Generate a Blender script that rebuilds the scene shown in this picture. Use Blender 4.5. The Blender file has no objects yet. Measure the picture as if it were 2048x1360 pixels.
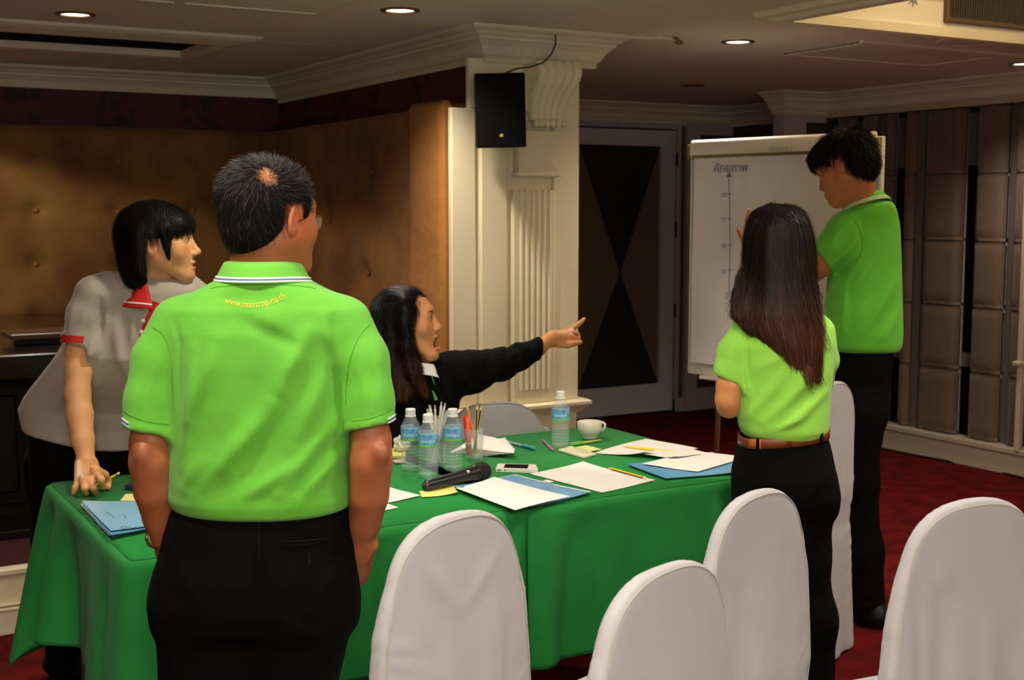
import bpy, bmesh, math, random
import numpy as np
from mathutils import Vector, Matrix
from mathutils.bvhtree import BVHTree
random.seed(7); RNG = np.random.default_rng(7)
SC = bpy.context.scene
COL = SC.collection
PI = math.pi

# ------------------------------------------------------------- camera
CH = 1.48; CF = 2550.0; YAW = math.radians(30.2); TH = math.atan(265 / CF)
cam_d = bpy.data.cameras.new('camera'); cam = bpy.data.objects.new('camera', cam_d); COL.objects.link(cam)
cam_d.sensor_width = 36.0; cam_d.lens = 36.0 * CF / 2048; cam_d.clip_start = 0.05
cam.location = (0, 0, CH); cam.rotation_euler = (PI / 2 - TH, 0, -YAW)
SC.camera = cam
cam_d.dof.use_dof = True; cam_d.dof.focus_distance = 2.9; cam_d.dof.aperture_fstop = 8.0
SC.view_settings.view_transform = 'Standard'; SC.view_settings.look = 'None'
SC.view_settings.gamma = 1.0; SC.view_settings.use_curve_mapping = False
SC.view_settings.exposure = -0.12
SC.cycles.max_bounces = 7; SC.cycles.transparent_max_bounces = 16
SC.cycles.use_denoising = True

# ------------------------------------------------------------- world
W = bpy.data.worlds.new('world'); SC.world = W; W.use_nodes = True
W.node_tree.nodes['Background'].inputs[0].default_value = (0.75, 0.66, 0.55, 1)
W.node_tree.nodes['Background'].inputs[1].default_value = 0.10

# ------------------------------------------------------------- lights
WARM = (1.0, 0.89, 0.76)
ZC = 2.2
def area_light(name, loc, size, power, color=WARM, sizey=None, rot=(0, 0, 0)):
    l = bpy.data.lights.new(name, 'AREA'); l.energy = power; l.color = color
    l.size = size
    if sizey: l.shape = 'RECTANGLE'; l.size_y = sizey
    o = bpy.data.objects.new(name, l); o.location = loc; o.rotation_euler = rot; COL.objects.link(o); return o
def spot_light(name, loc, power, angle=110, blend=0.6, color=WARM, radius=0.05, rot=(0, 0, 0)):
    l = bpy.data.lights.new(name, 'SPOT'); l.energy = power; l.color = color
    l.spot_size = math.radians(angle); l.spot_blend = blend; l.shadow_soft_size = radius
    o = bpy.data.objects.new(name, l); o.location = loc; o.rotation_euler = rot; COL.objects.link(o); return o
# downlights seen in the photo, then those of the same grid behind the viewer
LAMPS = [(1.037, 5.03, 40), (2.046, 4.33, 62), (3.70, 4.40, 74), (5.50, 4.34, 44),
         (0.35, 2.05, 60), (1.35, 1.75, 46), (2.5, 1.9, 52), (0.0, 0.6, 36), (1.6, 0.0, 30), (3.6, 1.9, 72)]
for i, (x, y, p) in enumerate(LAMPS):
    spot_light('downlight_lamp', (x, y, ZC - 0.03), p, 130, 0.8)
spot_light('downlight_lamp', (1.30, 3.05, ZC - 0.03), 46, 125, 0.9)
spot_light('downlight_lamp', (0.20, 5.90, ZC - 0.03), 70, 147, 0.12)
# fill lights added behind the viewer, then the raised tray's cove lamp
area_light('added_ceiling_fill', (0.2, -0.9, ZC - 0.03), 1.6, 32, (1, .92, .80), 1.2)  # added soft fill from above; no panel hangs here
area_light('added_back_fill', (-0.6, -2.85, 1.25), 4.5, 56, (.92, .95, 1), 1.7, (PI / 2, 0, 0))  # added frontal fill at the back wall, which has no window
area_light('added_upward_fill', (0.1, -0.4, 1.75), 1.0, 120, (1, .95, .90), 1.0, (PI, 0, 0))  # added upward fill to brighten the ceiling, without a fixture
area_light('tray_cove_lamp', (4.0, 2.6, 2.36), 0.9, 30, (1, .88, .68), 1.6, (PI, 0, 0))

# ------------------------------------------------------------- picture point -> place in the room
_fw = np.array([math.sin(YAW) * math.cos(TH), math.cos(YAW) * math.cos(TH), -math.sin(TH)])
_r = np.array([math.cos(YAW), -math.sin(YAW), 0.0])
_u = np.array([math.sin(YAW) * math.sin(TH), math.cos(YAW) * math.sin(TH), math.cos(TH)])
FWH = np.array([math.sin(YAW), math.cos(YAW), 0.0])
def ray(x, y): return _fw + _r * (x - 1024) / CF - _u * (y - 680) / CF
def atz(x, y, z): d = ray(x, y); return np.array([0, 0, CH]) + d * (z - CH) / d[2]
def onX(x, y, X): d = ray(x, y); return np.array([0, 0, CH]) + d * X / d[0]
def onY(x, y, Y): d = ray(x, y); return np.array([0, 0, CH]) + d * Y / d[1]
def V(px, py, v):                    # (right, forward, up) of a seen point at distance v
    d = ray(px, py); k = v / float(d @ FWH)
    return np.array([k * float(d @ _r), v, CH + k * d[2]])
def VW(p):                           # (right, forward, up) -> room
    p = np.asarray(p, float)
    return p[..., :1] * _r + p[..., 1:2] * FWH + p[..., 2:3] * np.array([0, 0, 1.0])
def WV(p):
    p = np.asarray(p, float)
    return np.stack([p @ _r, p @ FWH, p[..., 2]], -1)

# ------------------------------------------------------------- materials
def lin(c):
    return tuple(((x / 255) / 12.92 if x / 255 <= 0.04045 else ((x / 255 + 0.055) / 1.055) ** 2.4) for x in c[:3]) + (1.0,)
_M = {}
def mat(name, rgb, rough=0.6, metal=0.0, spec=0.5, bump=None, var=None, trans=0.0, ior=1.45, emit=None, alpha=1.0,
        sheen=0.0, attr=None, coat=0.0, sss=0.0, weave=None):
    if name in _M: return _M[name]
    m = bpy.data.materials.new(name); m.use_nodes = True; nt = m.node_tree; N = nt.nodes; L = nt.links
    b = N['Principled BSDF']; c = lin(rgb)
    b.inputs['Base Color'].default_value = c; b.inputs['Roughness'].default_value = rough
    b.inputs['Metallic'].default_value = metal; b.inputs['Specular IOR Level'].default_value = spec
    b.inputs['IOR'].default_value = ior; b.inputs['Transmission Weight'].default_value = trans
    b.inputs['Alpha'].default_value = alpha; b.inputs['Sheen Weight'].default_value = sheen
    b.inputs['Coat Weight'].default_value = coat
    if sss:
        b.inputs['Subsurface Weight'].default_value = sss
        b.inputs['Subsurface Radius'].default_value = (0.012, 0.005, 0.003); b.inputs['Subsurface Scale'].default_value = 1.0
    if emit:
        b.inputs['Emission Color'].default_value = lin(emit[0]); b.inputs['Emission Strength'].default_value = emit[1]
    tc = N.new('ShaderNodeTexCoord')
    src = None
    if attr:
        a = N.new('ShaderNodeVertexColor'); a.layer_name = attr; src = a.outputs['Color']
        L.new(src, b.inputs['Base Color'])
    if var:                       # var = (scale, rgb2, stretch)
        n = N.new('ShaderNodeTexNoise'); n.inputs['Scale'].default_value = var[0]; n.inputs['Detail'].default_value = 6
        mp = N.new('ShaderNodeMapping'); mp.inputs['Scale'].default_value = var[2] if len(var) > 2 else (1, 1, 1)
        L.new(tc.outputs['Object'], mp.inputs[0]); L.new(mp.outputs[0], n.inputs['Vector'])
        r = N.new('ShaderNodeValToRGB'); r.color_ramp.elements[0].position = 0.35; r.color_ramp.elements[1].position = 0.65
        L.new(n.outputs['Fac'], r.inputs[0])
        mx = N.new('ShaderNodeMix'); mx.data_type = 'RGBA'
        L.new(r.outputs[0], mx.inputs[0]); mx.inputs[6].default_value = c; mx.inputs[7].default_value = lin(var[1])
        if src: L.new(src, mx.inputs[6])
        L.new(mx.outputs[2], b.inputs['Base Color'])
    last = None
    if bump:                      # bump = (scale, strength[, distance[, stretch]])
        n = N.new('ShaderNodeTexNoise'); n.inputs['Scale'].default_value = bump[0]; n.inputs['Detail'].default_value = 4
        mp = N.new('ShaderNodeMapping'); mp.inputs['Scale'].default_value = bump[3] if len(bump) > 3 else (1, 1, 1)
        L.new(tc.outputs['Object'], mp.inputs[0]); L.new(mp.outputs[0], n.inputs['Vector'])
        bp = N.new('ShaderNodeBump'); bp.inputs['Strength'].default_value = bump[1]
        bp.inputs['Distance'].default_value = bump[2] if len(bump) > 2 else 0.002
        L.new(n.outputs['Fac'], bp.inputs['Height']); L.new(bp.outputs[0], b.inputs['Normal']); last = bp
    if weave:                     # fine knit relief
        w = N.new('ShaderNodeTexVoronoi'); w.inputs['Scale'].default_value = weave[0]
        L.new(tc.outputs['Object'], w.inputs['Vector'])
        bp = N.new('ShaderNodeBump'); bp.inputs['Strength'].default_value = weave[1]; bp.inputs['Distance'].default_value = 0.0006
        L.new(w.outputs['Distance'], bp.inputs['Height'])
        if last: L.new(last.outputs[0], bp.inputs['Normal'])
        L.new(bp.outputs[0], b.inputs['Normal'])
    _M[name] = m
    return m

# ------------------------------------------------------------- objects
def props(o, label=None, cat=None, group=None, kind=None):
    if label: o['label'] = label
    if cat: o['category'] = cat
    if group: o['group'] = group
    if kind: o['kind'] = kind
    return o
def root(name, loc, label, cat, group=None, rotz=0):
    o = bpy.data.objects.new(name, None); o.empty_display_size = 0.1; COL.objects.link(o)
    o.location = Vector([float(c) for c in loc]); o.rotation_euler = (0, 0, rotz)
    return props(o, label, cat, group)
def absloc(o):
    m = Matrix.Identity(4)
    chain = []
    while o is not None:
        chain.append(o); o = o.parent
    for q in reversed(chain): m = m @ q.matrix_basis
    return m
def link(name, me, m, parent=None, world=True):
    """vertices are given in room coordinates when world is True"""
    o = bpy.data.objects.new(name, me); COL.objects.link(o)
    if m is not None:
        if isinstance(m, (list, tuple)):
            for q in m: me.materials.append(q)
        else: me.materials.append(m)
    if parent is not None:
        o.parent = parent
        if world: me.transform(absloc(parent).inverted())
    return o
def recenter(o):
    """put a top-level mesh's origin at its own base"""
    me = o.data; co = np.empty(len(me.vertices) * 3, np.float32); me.vertices.foreach_get('co', co); co = co.reshape(-1, 3)
    c = (co.min(0) + co.max(0)) / 2; c[2] = co[:, 2].min()
    me.transform(Matrix.Translation(Vector([-float(q) for q in c]))); o.location = Vector([float(q) for q in c])
    return o
def np_mesh(name, verts, faces, smooth=True, colors=None):
    """faces: (n,4) or (n,3) int array, or list"""
    me = bpy.data.meshes.new(name)
    verts = np.asarray(verts, np.float32)
    if isinstance(faces, np.ndarray):
        n, k = faces.shape
        me.vertices.add(len(verts)); me.vertices.foreach_set('co', verts.ravel())
        me.loops.add(n * k); me.loops.foreach_set('vertex_index', faces.astype(np.int32).ravel())
        me.polygons.add(n); me.polygons.foreach_set('loop_start', np.arange(0, n * k, k, dtype=np.int32))
        me.update(calc_edges=True)
    else:
        me.from_pydata(verts.tolist(), [], faces); me.update()
    me.polygons.foreach_set('use_smooth', [smooth] * len(me.polygons))
    if colors is not None:
        ca = me.color_attributes.new('col', 'FLOAT_COLOR', 'POINT')
        c4 = np.ones((len(verts), 4), np.float32); c4[:, :3] = colors
        ca.data.foreach_set('color', c4.ravel())
    me.validate()
    return me
class MB:
    """collects shapes into one mesh"""
    def __init__(s): s.bm = bmesh.new()
    def box(s, lo, hi, bev=0.0, rot=None, seg=1):
        lo = Vector([float(a) for a in lo]); hi = Vector([float(a) for a in hi]); c = (lo + hi) / 2; d = hi - lo
        s.k = (getattr(s, 'k', -1) + 1) % 7; q = s.k * 0.0005
        if min(d) > 0.012: d = d + Vector((q, q, q))          # no two faces exactly in one plane
        r = bmesh.ops.create_cube(s.bm, size=1.0)
        vs = r['verts']
        for v in vs: v.co = Vector((v.co.x * d.x, v.co.y * d.y, v.co.z * d.z))
        if bev > 0:
            es = list({e for v in vs for e in v.link_edges})
            rr = bmesh.ops.bevel(s.bm, geom=es, offset=bev, segments=seg, affect='EDGES', profile=0.5)
            vs = list({v for f in rr['faces'] for v in f.verts} | {v for v in vs if v.is_valid})
        M = Matrix.Translation(c) @ (rot.to_4x4() if rot is not None else Matrix.Identity(4))
        for v in vs: v.co = M @ v.co
        return s
    def lathe(s, prof, n=24, M=None, cap=True):
        """prof: list (r, z) bottom to top"""
        rings = []
        for r, z in prof:
            ring = []
            for i in range(n):
                a = 2 * PI * i / n; p = Vector((r * math.cos(a), r * math.sin(a), z))
                ring.append(s.bm.verts.new(M @ p if M else p))
            rings.append(ring)
        for a, b in zip(rings, rings[1:]):
            for i in range(n): s.bm.faces.new((a[i], a[(i + 1) % n], b[(i + 1) % n], b[i]))
        if cap:
            s.bm.faces.new(rings[0][::-1]); s.bm.faces.new(rings[-1])
        return s
    def tube(s, pts, r, n=8, cap=True):
        pts = [Vector([float(c) for c in p]) for p in pts]
        rs = r if isinstance(r, (list, tuple)) else [r] * len(pts)
        rings = []; up = None
        for i, p in enumerate(pts):
            t = (pts[min(i + 1, len(pts) - 1)] - pts[max(i - 1, 0)]).normalized()
            if up is None:
                up = t.orthogonal().normalized()
            up = (up - t * up.dot(t)).normalized(); w = t.cross(up)
            rings.append([s.bm.verts.new(p + (up * math.cos(2 * PI * k / n) + w * math.sin(2 * PI * k / n)) * rs[i]) for k in range(n)])
        for a, b in zip(rings, rings[1:]):
            for i in range(n): s.bm.faces.new((a[i], a[(i + 1) % n], b[(i + 1) % n], b[i]))
        if cap: s.bm.faces.new(rings[0][::-1]); s.bm.faces.new(rings[-1])
        return s
    def prism(s, poly, axis, a, b):
        """extrude a 2-D outline along an axis; poly in the two other axes (in xyz order)"""
        def mk(p, q):
            if axis == 0: return (q, p[0], p[1])
            if axis == 1: return (p[0], q, p[1])
            return (p[0], p[1], q)
        A = [s.bm.verts.new(mk(p, a)) for p in poly]; B = [s.bm.verts.new(mk(p, b)) for p in poly]
        n = len(poly)
        for i in range(n): s.bm.faces.new((A[i], A[(i + 1) % n], B[(i + 1) % n], B[i]))
        s.bm.faces.new(A[::-1]); s.bm.faces.new(B)
        return s
    def sweep(s, prof, path, closed=False):
        """prof: list (off, z) ; path: list of (x, y); off is measured to the right-hand side normal, mitred at corners"""
        P = [Vector((float(p[0]), float(p[1]))) for p in path]; n = len(P); rings = []
        for i in range(n):
            d0 = (P[i] - P[i - 1]).normalized() if (i > 0 or closed) else None
            d1 = (P[(i + 1) % n] - P[i]).normalized() if (i < n - 1 or closed) else None
            if d0 is None: d0 = d1
            if d1 is None: d1 = d0
            n0 = Vector((d0.y, -d0.x)); n1 = Vector((d1.y, -d1.x)); m = (n0 + n1); m = m / max(m.length, 1e-6)
            k = 1.0 / max(m.dot(n0), 0.2)
            rings.append([s.bm.verts.new((P[i].x + m.x * k * o, P[i].y + m.y * k * o, z)) for o, z in prof])
        seq = list(zip(rings, rings[1:])) + ([(rings[-1], rings[0])] if closed else [])
        for a, b in seq:
            for j in range(len(prof)):
                j2 = (j + 1) % len(prof)
                s.bm.faces.new((a[j], b[j], b[j2], a[j2]))
        if not closed: s.bm.faces.new(rings[0]); s.bm.faces.new(rings[-1][::-1])
        return s
    def quad(s, pts):
        s.bm.faces.new([s.bm.verts.new([float(c) for c in p]) for p in pts]); return s
    def xf(s, M):
        for v in s.bm.verts: v.co = M @ v.co
        return s
    def build(s, name, m, parent=None, smooth=False, world=True, angle=35):
        bmesh.ops.recalc_face_normals(s.bm, faces=s.bm.faces)
        if smooth:
            for f in s.bm.faces: f.smooth = True
            ca = math.radians(angle)
            for e in s.bm.edges:
                if len(e.link_faces) == 2 and e.calc_face_angle(0) > ca: e.smooth = False
        me = bpy.data.meshes.new(name); s.bm.to_mesh(me); s.bm.free()
        return link(name, me, m, parent, world)
def copy_thing(src, label=None, group=None):
    c = src.copy(); COL.objects.link(c)
    if label: c['label'] = label
    if group: c['group'] = group
    for ch in [o for o in bpy.data.objects if o.parent == src]:
        d = ch.copy(); COL.objects.link(d); d.parent = c
        for g in [o for o in bpy.data.objects if o.parent == ch]:
            e = g.copy(); COL.objects.link(e); e.parent = d
    return c
# ============================================================= THE ROOM
M_ceil = mat('ceiling_paint', (228, 220, 204), 0.9, bump=(60, 0.05), var=(1.2, (222, 212, 196)))
M_cream = mat('cream_paint', (236, 226, 192), 0.5, bump=(30, 0.08), var=(2.0, (230, 218, 180)))
M_trim = mat('moulding_paint', (228, 217, 190), 0.55, var=(3, (218, 206, 176)))
M_white = mat('door_paint', (206, 202, 204), 0.5)
M_dark = mat('dark_wood', (22, 14, 10), 0.45, spec=.3, var=(6, (14, 9, 7), (1, 8, 1)), bump=(40, 0.05))
M_red = mat('carpet', (104, 20, 16), 0.95, spec=.1, var=(9, (74, 12, 10)), bump=(300, 0.5, 0.004))
M_black = mat('recess_black', (12, 11, 10), 0.8)

def struct(name, mb, m, **k):
    o = mb.build(name, m, **k); o['kind'] = 'structure'; return o
struct('floor', MB().box((-3.2, -3, -0.1), (8, 9, 0)), M_red)
# ceiling: pieces round the raised tray and the slot of the air conditioner
TX0, TY1 = 3.30, 3.66
c = MB()
c.box((-3.2, -3, ZC), (TX0, 5.42, ZC + 0.1)); c.box((TX0, TY1, ZC), (8, 5.42, ZC + 0.1)); c.box((1.72, 5.42, ZC), (8, 9, ZC + 0.1))
c.box((-3.2, 5.98, ZC), (1.72, 9, ZC + 0.1)); c.box((-3.2, 5.42, ZC), (.50, 5.98, ZC + .1)); c.box((TX0, -3, ZC), (8, 0.9, ZC + 0.1)); c.box((5.0, 0.9, ZC), (8, TY1, ZC + 0.1))
struct('ceiling', c, M_ceil)
c = MB(); c.box((TX0 - .05, .85, ZC + 0.42), (5.05, TY1 + .05, ZC + 0.46))
struct('trim_1', c, mat('tray_top', (222, 208, 172), 0.8))
tr = mat('tray_side', (226, 214, 180), 0.6, var=(14, (196, 186, 156), (1, 1, 2)))
c = MB(); c.box((TX0, TY1, ZC + .1), (5.0, TY1 + .04, ZC + .44)); c.box((TX0 - .04, .9, ZC + .1), (TX0, TY1, ZC + .44))
c.box((5.0, .9, ZC + .1), (5.04, TY1, ZC + .44)); c.box((TX0, .86, ZC + .1), (5.0, .9, ZC + .44))
struct('trim_2', c, tr)
mp = [(-.015, ZC - .035), (.0, ZC - .04), (.03, ZC - .035), (.045, ZC - .022), (.075, ZC - .018), (.085, ZC), (-.015, ZC)]
c = MB(); c.sweep([(o - 0.0, z) for o, z in mp], [(TX0, .9), (5.0, .9), (5.0, TY1), (TX0, TY1)][::1], closed=True)
struct('trim_3', c, M_trim)
# outer walls (behind and beside the viewer too, so that the light stays in the room)
wallm = mat('wall_plain', (190, 172, 140), 0.8)
struct('wall_back', MB().box((-3.2, -3.1, 0), (8, -3, ZC)), wallm)
struct('wall_left', MB().box((-3.3, -3, 0), (-3.2, 9, ZC)), wallm)
struct('wall_far', MB().box((-3.2, 7.02, 0), (2.62, 7.15, ZC)), mat('wall_lining', (40, 14, 14), 0.8))

# wallpaper band above the padding
def wallpaper():
    m = bpy.data.materials.new('red_damask_wallpaper'); m.use_nodes = True; nt = m.node_tree; N = nt.nodes; L = nt.links
    b = N['Principled BSDF']; b.inputs['Roughness'].default_value = 0.7
    tc = N.new('ShaderNodeTexCoord'); sp = N.new('ShaderNodeSeparateXYZ'); L.new(tc.outputs['Object'], sp.inputs[0])
    ad = N.new('ShaderNodeMath'); ad.operation = 'ADD'; L.new(sp.outputs[0], ad.inputs[0]); L.new(sp.outputs[1], ad.inputs[1])
    mu = N.new('ShaderNodeMath'); mu.operation = 'MULTIPLY'; mu.inputs[1].default_value = 1 / 0.46; L.new(ad.outputs[0], mu.inputs[0])
    fr = N.new('ShaderNodeMath'); fr.operation = 'FRACT'; L.new(mu.outputs[0], fr.inputs[0])
    gt = N.new('ShaderNodeMath'); gt.operation = 'GREATER_THAN'; gt.inputs[1].default_value = 0.55; L.new(fr.outputs[0], gt.inputs[0])
    ns = N.new('ShaderNodeTexVoronoi'); ns.inputs['Scale'].default_value = 16; L.new(tc.outputs['Object'], ns.inputs['Vector'])
    lt = N.new('ShaderNodeMath'); lt.operation = 'LESS_THAN'; lt.inputs[1].default_value = 0.5; L.new(ns.outputs['Distance'], lt.inputs[0])
    m1 = N.new('ShaderNodeMath'); m1.operation = 'MULTIPLY'; L.new(gt.outputs[0], m1.inputs[0]); L.new(lt.outputs[0], m1.inputs[1])
    mx = N.new('ShaderNodeMix'); mx.data_type = 'RGBA'; L.new(m1.outputs[0], mx.inputs[0])
    mx.inputs[6].default_value = lin((78, 18, 26)); mx.inputs[7].default_value = lin((44, 14, 17)); L.new(mx.outputs[2], b.inputs['Base Color'])
    return m
M_wp = wallpaper()
struct('trim_4', MB().box((-3.2, 7.0, 1.88), (2.57, 7.03, 2.2)), M_wp)
struct('trim_5', MB().box((2.545, 4.64, 1.88), (2.60, 7.0, 2.2)), M_wp)
struct('wall_niche', MB().box((2.60, 4.66, 0), (2.72, 7.15, ZC)), mat('wall_lining', (40, 14, 14)))

# padded wall covering of the niche, with buttons
M_suede = mat('brown_suede', (140, 100, 40), 0.8, sheen=0.1, var=(3.2, (108, 64, 20), (1, 1, .7)), bump=(7, 0.35, 0.02))
M_suede2 = mat('brown_suede_side', (150, 98, 36), 0.85, sheen=0.05, var=(4.0, (112, 68, 26), (1, 1, .8)), bump=(9, 0.4, 0.02))
M_btn = mat('suede_button', (140, 88, 34), 0.6)
def padded(name, p0, ex, wid, z0, z1, nrm, th, buttons, m):
    """quilted pad: grid surface dented at the buttons"""
    nu = int(wid / 0.02); nv = int((z1 - z0) / 0.02)
    U, Z = np.meshgrid(np.linspace(0, wid, nu + 1), np.linspace(z0, z1, nv + 1), indexing='ij')
    d = np.full_like(U, th)
    for bu, bz in buttons:
        r = np.hypot(U - bu, Z - bz); d -= 0.030 * np.exp(-(r / 0.055) ** 2)
        d -= 0.006 * np.exp(-((Z - bz) / 0.02) ** 2) * np.exp(-(np.abs(U - bu) / .12))
    e = np.minimum(np.minimum(U, wid - U), np.minimum(Z - z0 + .05, z1 - Z)); e = np.clip(e / 0.05, 0, 1)
    d = d * np.sqrt(1 - (1 - e) ** 2) + 0.002
    P = np.array(p0)[None, None] + U[..., None] * np.array(ex) + d[..., None] * np.array(nrm); P[..., 2] = Z
    idx = np.arange((nu + 1) * (nv + 1)).reshape(nu + 1, nv + 1)
    F = np.stack([idx[:-1, :-1], idx[1:, :-1], idx[1:, 1:], idx[:-1, 1:]], -1).reshape(-1, 4)
    me = np_mesh(name, P.reshape(-1, 3), F)
    o = link(name, me, m); o['kind'] = 'structure'
    bm0 = None
    for bu, bz in buttons:
        b = MB(); Mx = Matrix.Translation(Vector(np.array(p0) * [1, 1, 0] + np.array(ex) * bu + np.array(nrm) * (th - .030) + np.array([0, 0, bz])))
        R = Vector(nrm).to_track_quat('Z', 'Y').to_matrix().to_4x4()
        b.lathe([(0.013, 0), (0.015, .005), (0.012, .010), (.005, .0125)], 12, Mx @ R); q = b.build('button', M_btn, o, smooth=True)
    return o
bts = []
for (px, py) in ((65, 312), (235, 322), (72, 421), (238, 424), (387, 421), (73, 528), (387, 325), (75, 634), (243, 532)):
    p = onY(px, py, 6.94); bts.append((float(p[0]) + 1.2, float(p[2])))
for (px, py) in ((555, 425), (556, 325)):
    p = onY(px, py, 6.94)
padded('wall_padding', (-1.2, 7.0, 0), (1, 0, 0), 3.76, .9, 1.905, (0, -1, 0), .075, bts, M_suede)
bts2 = [(7.0 - float(onX(px, py, 2.5)[1]), float(onX(px, py, 2.5)[2])) for px, py in ((645, 530), (768, 545), (775, 345), (650, 350), (690, 440))]
# the side pad returns round its near end
P0 = MB(); prof = []
padded('wall_padding', (2.56, 7.0, 0), (0, -1, 0), 2.30, .24, 1.915, (-1, 0, 0), .165, bts2, M_suede2)
# end of the pad: a rounded upholstered column edge
x0 = 2.385; x1 = float(onY(903, 600, 4.70)[0])
e = MB(); e.box((x0, 4.66, 0.3), (x1, 5.0, 1.917), 0.045, seg=5)
o = struct('trim_6', e, mat('suede_end', (176, 118, 50), 0.8, sheen=0.05, bump=(9, 0.5, 0.02), var=(4, (150, 96, 36), (1, 1, .6))), smooth=True, angle=60)

# column: front panels, fluted pilaster, ledge, base
CY = 4.60; xl = float(onY(903, 500, CY)[0]); xr = float(onY(1157, 500, CY)[0])
colm = M_cream
def cx(px, py=500, Y=CY): return float(onY(px, py, Y)[0])
def cz(px, py, Y=CY): return float(onY(px, py, Y)[2])
b = MB()
b.box((2.56, CY + .02, 0), (xr, CY + .6, ZC)); b.box((xl + .003, CY + .012, 0), (2.58, CY + .028, 1.88))
struct('wall_column', b, M_cream)
zl = 0.655
b = MB()
b.box((xl, CY - .0, zl), (cx(953), CY + .03, 1.88), .006)                    # left flat board
b.box((cx(962), CY - .0, zl), (cx(1016), CY + .03, 1.9), .006)
b.box((cx(1024), CY - .012, zl), (cx(1107), CY + .03, 1.55), .004)            # pilaster ground
b.box((cx(1107), CY - .0, zl), (xr, CY + .03, 2.08), .003)
b.box((cx(940), CY - .0, 1.88), (cx(1107), CY + .03, 2.08), .003)
struct('trim_7', b, M_cream)
zf0, zf1 = cz(1065, 778), cz(1065, 380)
fw_ = (cx(1100) - cx(1032))
for k in range(6):                                                          # raised fillets between the flutes
    b = MB(); a = cx(1032) + fw_ * (k / 6.0) + .004
    b.tube([(a + fw_ / 12, CY - .012, zf0), (a + fw_ / 12, CY - .012, zf1)], .0072, 10)
    struct('flute_strip', b, M_cream, smooth=True)
# square block with raised pyramid under the bracket
b = MB(); s0, s1 = cx(1030), cx(1112); q0, q1 = cz(1070, 350), cz(1070, 262)
b.box((s0, CY - .035, q0), (s1, CY + .02, q1), .003); b.box((s0 - .008, CY - .042, q0 - .006), (s1 + .004, CY + .02, q0 + .012), .004)
mx_, mz_ = (s0 + s1) / 2, (q0 + q1) / 2; i0, i1, j0, j1 = s0 + .014, s1 - .008, q0 + .018, q1 - .008
ap = (mx_, CY - .056, mz_); cs = [(i0, CY - .0352, j0), (i1, CY - .0352, j0), (i1, CY - .0352, j1), (i0, CY - .0352, j1)]
for k in range(4):
    b.bm.faces.new([b.bm.verts.new(v) for v in (cs[k], cs[(k + 1) % 4], ap)])
struct('trim_8', b, M_cream)
# ledge (chair rail) and base
pr = [(-.02, zl - .002), (.034, zl - .002), (.044, zl - .010), (.044, zl - .022), (.036, zl - .028), (.030, zl - .034), (.016, zl - .046), (.012, zl - .056), (-.02, zl - .056)]
b = MB(); b.sweep(pr, [(xl - .03, CY + .3), (xl - .03, CY), (xr + .002, CY), (xr + .002, CY + .5)])
struct('trim_9', b, M_cream, smooth=True, angle=30)
b = MB(); b.box((xl, CY - .006, .12), (xr - .01, CY + .03, zl - .05)); b.box((xl - .01, CY - .02, 0), (xr, CY + .03, .12), .004)
struct('baseboard_column', b, M_cream)
# scrolled bracket with five ribs
def bracket():
    rt = root('wall_bracket', (cx(1085), CY, 1.78), 'cream scrolled plaster bracket with fluted ribs under the column cornice', 'bracket')
    z1, z0 = cz(1090, 135), cz(1090, 242)
    xs0, xs1 = cx(1046), cx(1131)
    H_ = z1 - z0
    def prof(t): # outward projection from top (t=0) to bottom (t=1)
        return .028 + .085 * math.exp(-((t - .12) / .30) ** 2) + .012 * math.sin(t * 5)
    n = 5
    for k in range(n):
        xa = xs0 + (xs1 - xs0) * (k + .5) / n; wid = (xs1 - xs0) / n * .56
        b = MB(); pts = []; rs = []
        for i in range(15):
            t = i / 14
            narrow = 1 - .28 * t
            pts.append(((xs0 + xs1) / 2 + (xa - (xs0 + xs1) / 2) * narrow - .000, CY - prof(t), z1 - H_ * t)); rs.append(wid * narrow)
        b.tube(pts, rs, 10); b.build('rib', M_cream, rt, smooth=True)
    b = MB()
    for i in range(12):
        t0, t1 = i / 12, (i + 1) / 12
        h0 = (xs1 - xs0) / 2 * (1 - .28 * t0)
        b.box((mx2 - h0, CY - prof((t0 + t1) / 2), z1 - H_ * t1), (mx2 + h0, CY, z1 - H_ * t0))
    b.build('core', M_cream, rt)
    for k in range(6):
        xa = mx2 + ((k + .5) / 6 - .5) * (xs1 - xs0) * .78
        b = MB(); b.lathe([(.004, -.016), (.013, -.008), (.015, 0), (.013, .008), (.004, .016)], 10, Matrix.Translation((xa, CY - .045, z0 - .012))); b.build('bead', M_cream, rt, smooth=True)
    return rt
mx2 = (cx(1046) + cx(1131)) / 2
bracket()

# crown mouldings
def crown(name, path, ztop=ZC, h=.135, out=.135, m=M_trim):
    z0 = ztop - h
    pr = [(-.02, z0), (.018, z0), (.024, z0 + .012), (.020, z0 + .020), (.034, z0 + .030), (.040, z0 + .040), (.052, z0 + .062),
          (.072, z0 + .080), (.082, z0 + .086), (.080, z0 + .094), (.098, z0 + .104), (.106, z0 + .112), (out - .010, z0 + .118), (out, z0 + .124), (out, ztop), (-.02, ztop)]
    b = MB(); b.sweep(pr, path); return struct(name, b, m)
crown('trim_10', [(-3.2, 7.03), (2.56, 7.03), (2.56, CY - .0), (xr + .05, CY - .0), (xr + .05, CY + .6)])
crown('trim_11', [(3.0, 7.36), (6.14, 7.36), (6.14, 6.0)])
PX0, PX1, PY = 5.56, 5.92, 6.15
crown('trim_12', [(PX0, PY + .1), (PX0, PY), (PX1, PY), (PX1, -3)])

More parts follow.
